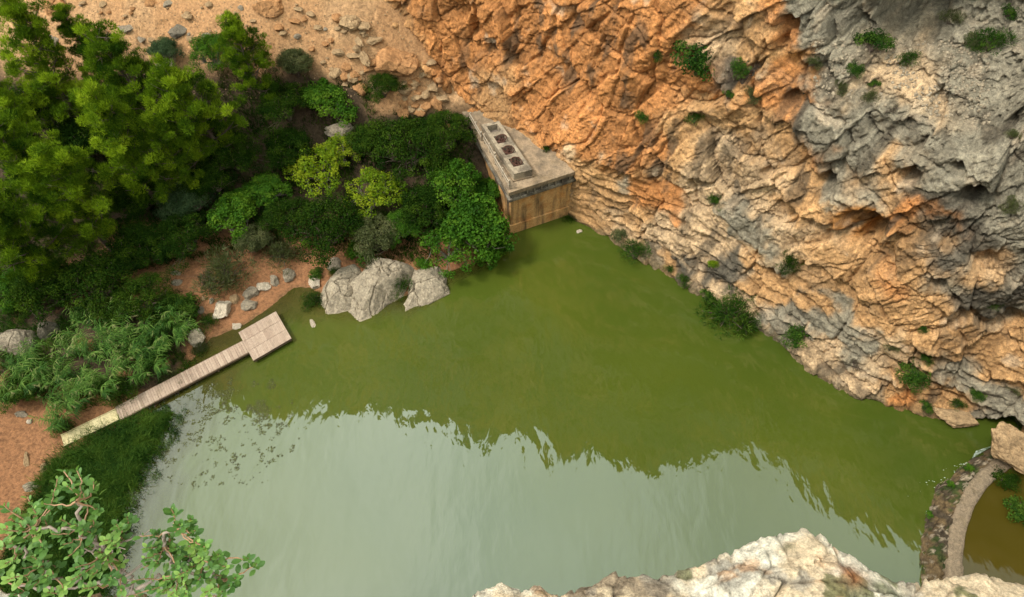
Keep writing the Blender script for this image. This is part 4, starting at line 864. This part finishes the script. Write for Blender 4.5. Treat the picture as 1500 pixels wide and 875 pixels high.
# ---- shrubs rooted in the cliff
CB = [(1015, 82, 30, 0, RUSHM, 'largest dark green bush hanging on the orange wall'), (1020, 104, 14, 1, RUSHM, 'lower half bush under the largest wall bush'), (1088, 108, 26, 3, DRYM, 'half dry grey bush on the wall right of the largest one'), (1085, 98, 14, 0, RUSHM, 'green top of the half dry bush'), (1100, 138, 12, 2, OLIVEM, 'grassy olive tuft below the half dry bush'), (1066, 140, 9, 0, RUSHM, 'small dark bush left of the grassy olive tuft'), (1016, 174, 12, 2, RUSHM, 'bushy tuft on the ledge right of the orange scar'), (940, 170, 9, 0, RUSHM, 'small bright bush in a crack of the orange wall'), (958, 80, 9, 2, RUSHM, 'faint green tuft left of the largest wall bush'),
 (1274, 66, 24, 0, RUSHM, 'broad green bush at the top left of the scree terrace'), (1330, 88, 13, 2, RUSHM, 'round bush in the middle of the scree terrace'), (1250, 102, 11, 0, RUSHM, 'small round bush at the left side of the scree terrace'), (1188, 90, 11, 2, OLIVEM, 'dull bush where orange rock meets the scree'), (1280, 125, 8, 0, RUSHM, 'small plant in the stones of the terrace'), (1275, 142, 10, 2, OLIVEM, 'olive tuft lower on the terrace'), (1230, 128, 10, 2, OLIVEM, 'grassy tuft left of the terrace stones'), (1178, 135, 8, 0, RUSHM, 'small green tuft on the orange and grey boundary'), (1445, 66, 24, 2, RUSHM, 'long green bush on the grey ridge at the upper right'), (1425, 60, 12, 0, OLIVEM, 'pale bush left of the long ridge bush'), (1474, 20, 14, 0, RUSHM, 'bush at the top right corner of the wall'), (1390, 30, 16, 2, OLIVEM, 'olive bush beside the upper cave'), (1308, 160, 10, 3, OLIVEM, 'sparse tuft at the foot of the terrace'),
 (1155, 382, 15, 2, DARKM, 'dark bush on the grey outcrop in the lower wall'), (1045, 292, 13, 2, RUSHM, 'bush on the dark grey stain of the wall'), (1044, 388, 8, 1, BRIGHTM, 'bright green sprig on the cream wall'), (1068, 455, 34, 2, RUSHM, 'largest dark bush trailing to the water along the cliff foot'), (1090, 468, 18, 2, DARKM, 'right part bush beside the largest waterside one'), (1035, 435, 13, 0, RUSHM, 'small bush above the largest waterside one'), (930, 368, 20, 2, RUSHM, 'dark grassy bush hanging to the water nearest the pump house'), (908, 342, 10, 1, OLIVEM, 'small leafy sprig above the hanging grassy bush'), (1000, 408, 10, 2, RUSHM, 'small tuft in the waterline crack'), (980, 395, 8, 2, RUSHM, 'tiny tuft in the waterline crack nearer the pump house'),
 (1170, 490, 20, 0, RUSHM, 'dark leafy bush low on the wall above grey blocks'), (1332, 546, 20, 0, RUSHM, 'round green bush low on the right wall'), (1352, 522, 10, 2, RUSHM, 'small bush above the round green one'), (1303, 508, 10, 2, OLIVEM, 'olive tuft on the tan wall'), (1352, 478, 8, 0, RUSHM, 'tiny tuft in the tan wall'), (1250, 530, 9, 3, OLIVEM, 'sparse dull tuft near the water on the right'), (1353, 595, 10, 0, RUSHM, 'bush at the waterline of the right wall'), (1400, 592, 10, 2, RUSHM, 'bush right of the one at the right waterline'), (1430, 575, 10, 0, RUSHM, 'small plant on the grey lower right block'), (1490, 612, 13, 2, RUSHM, 'bush at the right edge of the photo low down'), (1482, 570, 10, 2, OLIVEM, 'olive bush at the right edge above the grey block'), (1455, 445, 9, 2, RUSHM, 'small dark plant on the dark wet wall'), (1480, 300, 12, 2, OLIVEM, 'dull plant on the grey wall by the right edge'), (835, 322, 12, 2, DARKM, 'dark tuft in the corner of pump house and cliff'),(1480,200,10,2,OLIVEM,'pale green tuft on the upper right grey wall')]
for i, (u, v, w, k, mt, lb) in enumerate(CB):
    h_ = hit(u, v+w*.3, (1,))
    if not h_: continue
    p0 = np.array(h_[0]); s = w*proj(p0)[2]/FPX*1.25; nx = h_[1]
    plant('wall_bush', BU[k], (BARKM, mt), ('stems', 'foliage'), p0-np.array(nx)*.05, s, i*1.7, lb, 'bush', tilt=(R(28), 0))
# ---- giant reeds: clumps of arching canes
def reed_mesh(seed, n=26):
    r = np.random.RandomState(seed); T_ = Acc(); A = Acc()
    for k in range(n):
        a = r.uniform(0, 6.28); b0 = np.array([math.cos(a), math.sin(a), 0])*r.uniform(0, .9); H_ = r.uniform(2.2, 3.9); dr = np.array([math.cos(a), math.sin(a), 0])*.6+np.array([.45, -.1, 0])+r.randn(3)*[.3, .3, 0]
        s = np.linspace(0, 1, 9)[:, None]; c = b0+np.array([0, 0, 1])*H_*(s-.18*s**3)+dr*H_*.42*s**2.2; tube(T_, c, np.linspace(.016, .006, 9), 4, .4)
        tn = np.clip(.5+.2*r.randn(), 0, 1)
        for j in range(16):
            t = .25+.75*j/15; q = np.array([np.interp(t*8, range(9), c[:, i]) for i in range(3)]); sd_ = -1 if j % 2 else 1
            az = a+sd_*1.3+r.uniform(-.5, .5); d = np.array([math.cos(az), math.sin(az), 0])*.8+dr*.5; d /= np.linalg.norm(d); L_ = r.uniform(.45, .8); w = .055
            side = np.cross(d, [0, 0, 1.]); ss = np.linspace(0, 1, 5); prof = np.array([.5, 1, .85, .5, .05])*w/2
            pts = q+d*L_*ss[:, None]+np.array([0, 0, 1])*(L_*(.5*ss-.75*ss**2))[:, None]
            v = np.stack([pts-side*prof[:, None], pts+side*prof[:, None]], 1).reshape(-1, 3); i_ = np.arange(4)*2
            A.add(v, np.stack([i_, i_+1, i_+3, i_+2], 1), np.clip(tn+.12*r.randn(), 0, 1))
        if r.rand() < .3:
            t0 = c[-1]; pl = t0+dr*.45*np.linspace(0, 1, 5)[:, None]+[0, 0, .12]*np.linspace(0, 1, 5)[:, None]
            for q in pl: 
                for _ in range(5):
                    e = r.randn(3)*.08; w = np.array([.012, 0, 0]); A.add([q, q+w, q+dr*.2+e+w, q+dr*.2+e], [[0, 1, 2, 3]], .97)
    return T_.mesh('canes'), A.mesh('blades')
RM = [reed_mesh(41), reed_mesh(42), reed_mesh(43)]
RP = [(110, 450), (150, 470), (185, 480), (90, 490), (130, 505), (170, 515), (215, 490), (240, 480), (205, 530), (60, 540), (95, 545), (135, 550), (30, 545), (15, 520), (75, 600), (225, 455), (75, 575), (5, 560)]
for i, (u, v) in enumerate(RP):
    p0 = place(u, v, 2.4); s = .8+.25*((i*37) % 10)/10
    plant('giant_reed', RM[i % 3], (REEDM, REEDM), ('canes', 'blades'), p0-[0, 0, .1], s, (-.5+i*.33) % 1.4-.6, 'clump of tall arching green reeds between the large grey boulder and the walkway', 'reeds', 'clumps of giant reeds')
# ---- rushes and grass: uncountable
def blades(name, fn, n, hmin, hmax, w, mat, lean=.5, kind='stuff'):
    q = fn(n); n = len(q); a = rs.uniform(0, 6.28, n); h = rs.uniform(hmin, hmax, n)*(1+.8*fbm(q/.7, 3, 17)); q[:, :2] += .15*fbm(q/.4, 2, 18)[:, None]; sd_ = np.stack([np.cos(a), np.sin(a), 0*a], 1)*w/2
    ln = np.stack([rs.randn(n), rs.randn(n), 0*a], 1)*lean*h[:, None]; up = np.stack([0*a, 0*a, h], 1)
    V = np.stack([q-sd_, q+sd_, q+up*.6+ln*.4+sd_*.7, q+up*.6+ln*.4-sd_*.7, q+up*.85+ln], 1).reshape(-1, 3)
    b_ = np.arange(n)[:, None]*5; f = np.concatenate([b_+[0, 1, 2], b_+[0, 2, 3], b_+[3, 2, 4]])
    ti = np.clip(.5+.75*fbm(q/.9, 4, 7)+.18*rs.randn(n), 0, 1)
    o = obj(name, mk_mesh(name, V, f, False, {'tint': np.repeat(ti, 5)}), mat); tag(o, kind=kind); return o
def in_poly(pts, poly):
    x_, y_ = pts[:, 0], pts[:, 1]; ins = np.zeros(len(pts), bool); j = len(poly)-1
    for i in range(len(poly)):
        xi, yi = poly[i]; xj, yj = poly[j]
        c = ((yi > y_) != (yj > y_)) & (x_ < (xj-xi)*(y_-yi)/(yj-yi+1e-12)+xi); ins ^= c; j = i
    return ins
def region(pxpoly, thr=-.9, edge=.5, zoff=0., sc=1.6):
    poly = [tuple(place(u, v)[:2]) for u, v in pxpoly]; pa = np.array(poly)
    def fn(n):
        q = rs.uniform(pa.min(0), pa.max(0), (n, 2)); ok = in_poly(q+.5*rs.randn(n, 2)*edge, poly); q = q[ok]; p3 = np.stack([q[:, 0], q[:, 1], 0*q[:, 0]], 1)
        ok = fbm(p3/sc, 3, 77) > thr; p3 = p3[ok]; z_ = ground_z(p3[:, 0], p3[:, 1]); p3[:, 2] = np.maximum(z_, -.05)+zoff; return p3
    return fn
blades('rush_bed', region([(98, 668), (160, 634), (238, 603), (252, 612), (235, 640), (215, 672), (195, 705), (180, 745), (165, 800), (150, 875), (0, 900), (20, 780), (60, 740), (72, 690)], edge=1.3), 150000, .25, .75, .035, RUSHM, .55)
blades('rush_fringe', region([(235, 590), (275, 600), (255, 660), (215, 720), (190, 790), (165, 870), (140, 870), (170, 740), (200, 690)], .12), 26000, .08, .35, .03, RUSHM, .6)
blades('bank_grass', region([(0, 430), (120, 400), (260, 430), (300, 470), (300, 520), (250, 560), (170, 600), (60, 600), (0, 580)], -.2), 60000, .2, .6, .035, RUSHM, .5)
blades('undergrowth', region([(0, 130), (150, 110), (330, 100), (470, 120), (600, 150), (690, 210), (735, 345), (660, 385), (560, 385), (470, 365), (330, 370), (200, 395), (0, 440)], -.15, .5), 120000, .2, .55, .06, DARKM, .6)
# ---- floating weed near the jetty
def weed():
    A = Acc(); polys = [region([(290, 575), (330, 555), (400, 560), (430, 600), (410, 640), (340, 625), (290, 600)], .12, .6, 0, .7), region([(245, 600), (300, 610), (420, 610), (440, 650), (380, 700), (300, 720), (230, 700)], .27, .5, 0, .45)]
    for fn, n in zip(polys, (7000, 9000)):
        for q in fn(n):
            a = rs.uniform(.2, 1.3) if rs.rand() < .7 else rs.uniform(0, 3); l = rs.uniform(.04, .22); d = np.array([math.cos(a), math.sin(a), 0])*l; s = np.array([-d[1], d[0], 0])*rs.uniform(.12, .3)/1.; q = np.array([q[0], q[1], rs.uniform(.004, .03)])
            A.add([q-s*.5, q+d*.5-s, q+d, q+d*.5+s], [[0, 1, 2, 3]], rs.rand())
    tag(obj('pond_weed', A.mesh('pond_weed'), leaf_mat('pond_weed', [(0, (.03, .028, .008)), (1, (.075, .08, .015))], .1)), kind='stuff')
weed()
# ================================================================== cascade and foam by the weir
def cascade():
    m, n, L, b = new_mat('foaming_water'); co = n.new('ShaderNodeTexCoord').outputs['Object']
    f = noise_tex(n, L, co, 5, 5, .7, 1.); L.new(ramp(n, L, f, [(.42, (.08, .11, .05)), (.62, (.38, .44, .40))]), b.inputs['Base Color']); b.inputs['Roughness'].default_value = .25; bump(n, L, b, f, .06)
    a = P(1436, 664, 0); N_ = 24; V = []
    for i in range(N_):
        for j in range(N_):
            s, t = i/(N_-1), j/(N_-1); w = .18+.25*s
            V.append([a[0]+.7-1.3*s+(t-.5)*.5, a[1]+.35-.5*s+(t-.5)*w*2*.7, (.5*(1-s)**.6-.02)+.05*math.sin(t*9+s*4)*(1-abs(2*t-1))])
    V = np.array(V); V[:, 2] += .07*fbm(V/.2, 3, 3); V -= a
    tag(obj('cascade', mk_mesh('cascade', V, grid_faces(N_, N_), True), m, loc=tuple(a)), 'small white cascade spilling into the green pool at the head of the weir', 'waterfall')
    A = Acc()
    for k in range(60):
        t = rs.rand(); u, v = 1425-70*t+rs.randn()*(4+9*t), 672+30*t**.6+60*max(0, t-.5)+rs.randn()*(3+8*t); q = P(u, v, .012); r_ = rs.uniform(.015, .06)*(1.2-t*.7)
        an = np.linspace(0, 6.28, 7)[:-1]; A.add(np.concatenate([[q], q+np.stack([np.cos(an)*r_*1.6, np.sin(an)*r_*.7, 0*an], 1)]), [[0, 1, 2, 3], [0, 3, 4, 5], [0, 5, 6, 1]])
    tag(obj('foam', A.mesh('foam'), flat_mat('foam', (.34, .40, .30), .5)), kind='stuff')
cascade()

# ================================================================== FOREGROUND: the ledge the viewer stands on, and the shrub at its lip
LE = np.array([(-260,840),(-100,850),(0,852),(60,862),(100,856),(160,850),(215,846),(250,858),(290,862),(318,857),(345,864),(368,882),(400,915),(520,960),(610,935),(650,890),(672,874),(690,861),(720,847),(736,842),(760,850),(790,845),(815,855),(850,842),(900,833),(935,831),(962,835),(1000,829),(1020,824),(1050,807),(1090,792),(1130,782),(1170,779),(1200,784),(1230,800),(1270,819),(1310,840),(1345,836),(1380,831),(1440,838),(1500,850),(1560,868),(1700,900),(1900,930)], float)
def ledge():
    us = np.arange(-260, 1900, 3.2); ve = np.interp(us, LE[:, 0], LE[:, 1]); ze = 47.75+.0*us
    E_ = np.array([P(u, v, z) for u, v, z in zip(us, ve, ze)]); n_ = len(us)
    back = np.concatenate([np.arange(0, .6, .007), np.arange(.6, 2.2, .05)])[::-1]; fr = np.concatenate([np.arange(.01, .5, .012), np.arange(.5, 4.2, .1)])
    rows = [np.stack([E_[:, 0], E_[:, 1]-s, E_[:, 2]+.10*(1-math.exp(-s/.12))+.05*s], 1) for s in back] + [np.stack([E_[:, 0], E_[:, 1]-.05*(1-math.exp(-s/.1))-.05*s-.13*s*s, E_[:, 2]-s], 1) for s in fr]
    m = len(rows); V = np.array(rows).transpose(1, 0, 2).reshape(-1, 3)
    sb = np.concatenate([-back, fr]); S = np.tile(sb, n_); U = np.repeat(us, m)
    q = V*1.; dip = q@np.array([[1, 0, .3], [0, 1, 0], [0, 0, 1]]).T
    a, ca_ = facets(q/.33+.15*fbm(q*5, 2, 4)[:, None]+7, 71, 1.); b_, cb_ = facets(q/np.array([.13, .10, .07])+3, 72, 1.); c_, cc3 = facets(q/.045, 73, 1.)
    d = -.008+.016*a+.008*b_+.006*c_-.018*sstep(.04, 0, ca_)-.012*sstep(.06, 0, cb_)+.03*fbm(q/.25, 4, 5)+.006*fbm(q/.03, 3, 6)
    near_edge = np.exp(-(S/.12)**2); up = sstep(.05, -.12, S)
    V[:, 2] += d*(.5+.8*up); V[:, 1] += d*(1-up)*1.2 - .02*near_edge
    ch = sstep(640, 660, U)                     # right rock vs soil under the shrub
    whit = np.array([.76, .67, .53]); cream = np.array([.66, .50, .33]); gry = np.array([.36, .31, .25])
    g = sstep(-.1, .25, fbm(q/.16, 5, 7))[:, None]; col = whit*g+cream*(1-g)
    g = sstep(.12, .3, fbm(q/.09+4, 5, 8))[:, None]*.75; col = col*(1-g)+gry*g
    g = sstep(.3, .42, fbm(q/.10+9, 5, 9))[:, None]*.6; col = col*(1-g)+np.array([.42, .20, .08])*g
    g = sstep(.26, .36, fbm(q/.11+14, 5, 19))[:, None]*.8; col = col*(1-g)+np.array([.11, .12, .035])*g
    a1 = P(1245, 838, 47.8); w = np.exp(-np.sum(((q-a1)*[1, 1.3, .5])**2, 1)/.055**2)[:, None]; col = col*(1-w)+np.array([.36, .15, .06])*w
    for (u_, v_, r_) in ((1290, 850, .035), (1310, 862, .04), (1265, 862, .02), (1155, 793, .02)):
        a1 = P(u_, v_, 47.8); w = np.exp(-np.sum(((q-a1)*[1, 1.6, .4])**2, 1)/r_**2)[:, None]*.8; col = col*(1-w)+np.array([.10, .11, .04])*w
    dk = sstep(820, 835, U)*sstep(1010, 960, U)*sstep(.1, .5, fbm(q/.07, 4, 29)+.5*sstep(-.12, .0, S)); col = col*(1-.75*dk[:, None])+np.array([.17, .12, .08])*.75*dk[:, None]
    so = sstep(110, 130, U)*sstep(300, 240, U)*sstep(-.35, .2, fbm(q/.08, 4, 39)); col = col*(1-so[:, None])+np.array([.20, .12, .065])*so[:, None]
    ms = sstep(.05, .3, fbm(q/.1, 4, 49))*sstep(300, 60, U)*.8; col = col*(1-ms[:, None])+np.array([.16, .16, .04])*ms[:, None]
    me = mk_mesh('rock_ledge', V, grid_faces(n_, m)[:, ::-1], True, cols=np.clip(col, .01, .8))
    tag(obj('rock_ledge', me, rock_mat('ledge_limestone', bumpd=.012, sc=14.)), kind='structure')
ledge()
SH_LEAF = leaf_mat('leathery_leaves', [(0, (.035, .085, .016)), (.5, (.085, .17, .035)), (1, (.21, .31, .07))], .25, .2, .5)
TWIG = flat_mat('grey_bark', (.20, .15, .115), .85, 0, .35, 60, .002); TWIGR = flat_mat('reddish_twig', (.26, .14, .07), .7, 0, .25, 60, .001)
TIPS = [(112,688),(84,702),(62,738),(137,706),(102,738),(40,728),(66,762),(110,768),(136,762),(20,765),(36,790),(60,802),(92,798),(12,797),(130,800),(80,830),(30,832),(110,832),(8,826),(50,858),(20,872),(92,862),(122,862),(150,818),(166,800),(186,757),(170,768),(152,792),(180,790),(136,842),(160,850),
 (250,745),(262,768),(244,778),(279,760),(286,778),(205,786),(226,781),(214,802),(236,800),(256,802),(276,800),(300,802),(320,812),(306,832),(280,830),(256,832),(230,826),(210,832),(240,850),(266,856),(290,850),(316,842),(330,830),(364,818),(376,826),(345,846),(222,864),(200,850),(250,872),(300,868),(98,712),(52,776),(5,775),(-15,800),(-20,840),(75,782),(122,722),(28,812),(66,846),(270,815),(245,815),(292,818),(225,812),(262,842),(308,850),(10,850),(45,815),(100,815),(118,785),(88,760),(5,740),(-10,760),
 (22,752),(48,745),(78,722),(93,690),(142,745),(128,778),(143,808),(104,850),(70,868),(38,845),(176,825),(196,872),(178,866),(288,795),(335,858),(322,870),(272,870),(238,868),(212,818),(54,830)]
def foreground_shrub():
    z = lambda u, v: 48.0+.0016*max(0, 865-v)+.03*math.sin(u*.13)
    N0 = [P(195, 868, 47.84), P(150, 805, 48.05), P(118, 775, 48.15), P(60, 825, 48.0), P(262, 838, 48.0), P(240, 800, 48.08), P(325, 850, 47.95), P(112, 735, 48.28), P(168, 785, 48.08), P(25, 858, 47.92), P(45, 775, 48.15), P(175, 850, 47.88), P(98, 862, 47.9), P(250, 775, 48.15), P(20, 800, 48.05), P(293, 815, 48.02)]
    par = [-1, 11, 1, 12, 0, 4, 4, 2, 1, 12, 2, 0, 11, 5, 3, 4]
    root = tag(obj('shrub', None, loc=tuple(N0[0])), 'foreground shrub with round leathery green leaves and bare grey stems at the cliff lip', 'bush'); L0 = N0[0]
    B_ = Acc(); dep = {0: .016}
    for i, p_ in enumerate(par):
        if p_ < 0: continue
        a, b = N0[p_], N0[i]; s = np.linspace(0, 1, 8)[:, None]; w = rs.randn(8, 3)*.006; w[0] = w[-1] = 0
        tube(B_, a+(b-a)*s+w+np.array([0, 0, .03])*(s*(1-s))-L0, np.linspace(.007 if p_ in (0, 11) else .005, .0035, 8), 7)
    for _ in range(16):                          # bare dead twigs and roots at the foot
        a = N0[rs.choice([0, 11, 12, 1, 4])]; b = a+[rs.uniform(-.16, .16), rs.uniform(-.03, .13), rs.uniform(-.02, .09)]; s = np.linspace(0, 1, 6)[:, None]; w = rs.randn(6, 3)*.007; w[0] = 0
        tube(B_, a+(b-a)*s+w-L0, np.linspace(.005, .0015, 6), 5)
    A = Acc(); T_ = Acc(); NN = np.array(N0)
    ss = np.array([0, .18, .4, .65, .86, 1.]); pw = np.array([.10, .55, .9, 1., .66, .04])
    for (u, v) in TIPS:
        t = P(u, v, z(u, v)+rs.uniform(-.05, .06)); j = np.argmin(np.sum((NN-t)**2, 1)); a = NN[j]; s = np.linspace(0, 1, 8)[:, None]
        c = a+(t-a)*s+np.array([0, 0, -.05])*(s*(1-s))*2+rs.randn(8, 3)*.003*np.sin(s*3.14); tube(T_, c-L0, np.linspace(.003, .0014, 8), 5)
        axis = c[-1]-c[-3]; axis = axis/np.linalg.norm(axis)+np.array([0, .15, .9]); axis /= np.linalg.norm(axis)
        x = np.cross(axis, [1, .2, 0]); x /= np.linalg.norm(x); y = np.cross(axis, x); nl = rs.randint(7, 12); tn = np.clip(.5+.2*rs.randn(), 0, 1)
        for k in range(nl):
            f = k/nl; an = k*2.4+rs.rand()*.5; op = .35+.85*(1-f)                        # lower leaves open wide
            d = (np.cos(an)*x+np.sin(an)*y)*math.sin(op)+axis*math.cos(op); o = t-axis*(.055*(1-f))+d*.003
            side = np.cross(d, axis); side /= np.linalg.norm(side)+1e-9; nn = np.cross(side, d); L_ = rs.uniform(.016, .031)*(1-.3*f); W_ = L_*rs.uniform(.52, .68)
            curv = -.18*L_*ss**2; mid = o+d*(L_*ss)[:, None]+nn*curv[:, None]
            l = mid-side*(pw*W_/2)[:, None]+nn*(.12*W_*pw)[:, None]; r_ = mid+side*(pw*W_/2)[:, None]+nn*(.12*W_*pw)[:, None]
            V = np.concatenate([l, mid, r_])-L0; i_ = np.arange(5); F = np.concatenate([np.stack([i_, i_+6, i_+7, i_+1], 1), np.stack([i_+6, i_+12, i_+13, i_+7], 1)])
            A.add(V, F, float(np.clip(tn+.13*rs.randn()+.25*(f > .75), 0, 1)))
        for k in range(2):                          # a few single leaves down the twig
            q = c[rs.randint(3, 7)]; d = rs.randn(3)+[0, 0, .5]; d /= np.linalg.norm(d); side = np.cross(d, [0.1, .2, 1.]); side /= np.linalg.norm(side); L_ = .03; W_ = .017
            mid = q+d*(L_*ss)[:, None]; V = np.concatenate([mid-side*(pw*W_/2)[:, None], mid-[0, 0, .002], mid+side*(pw*W_/2)[:, None]])-L0; i_ = np.arange(5)
            A.add(V, np.concatenate([np.stack([i_, i_+6, i_+7, i_+1], 1), np.stack([i_+6, i_+12, i_+13, i_+7], 1)]), tn)
    obj('branches', B_.mesh('branches', True), TWIG, root); obj('stems', T_.mesh('stems', True), TWIGR, root); obj('leaves', A.mesh('leaves', True), SH_LEAF, root)
foreground_shrub()
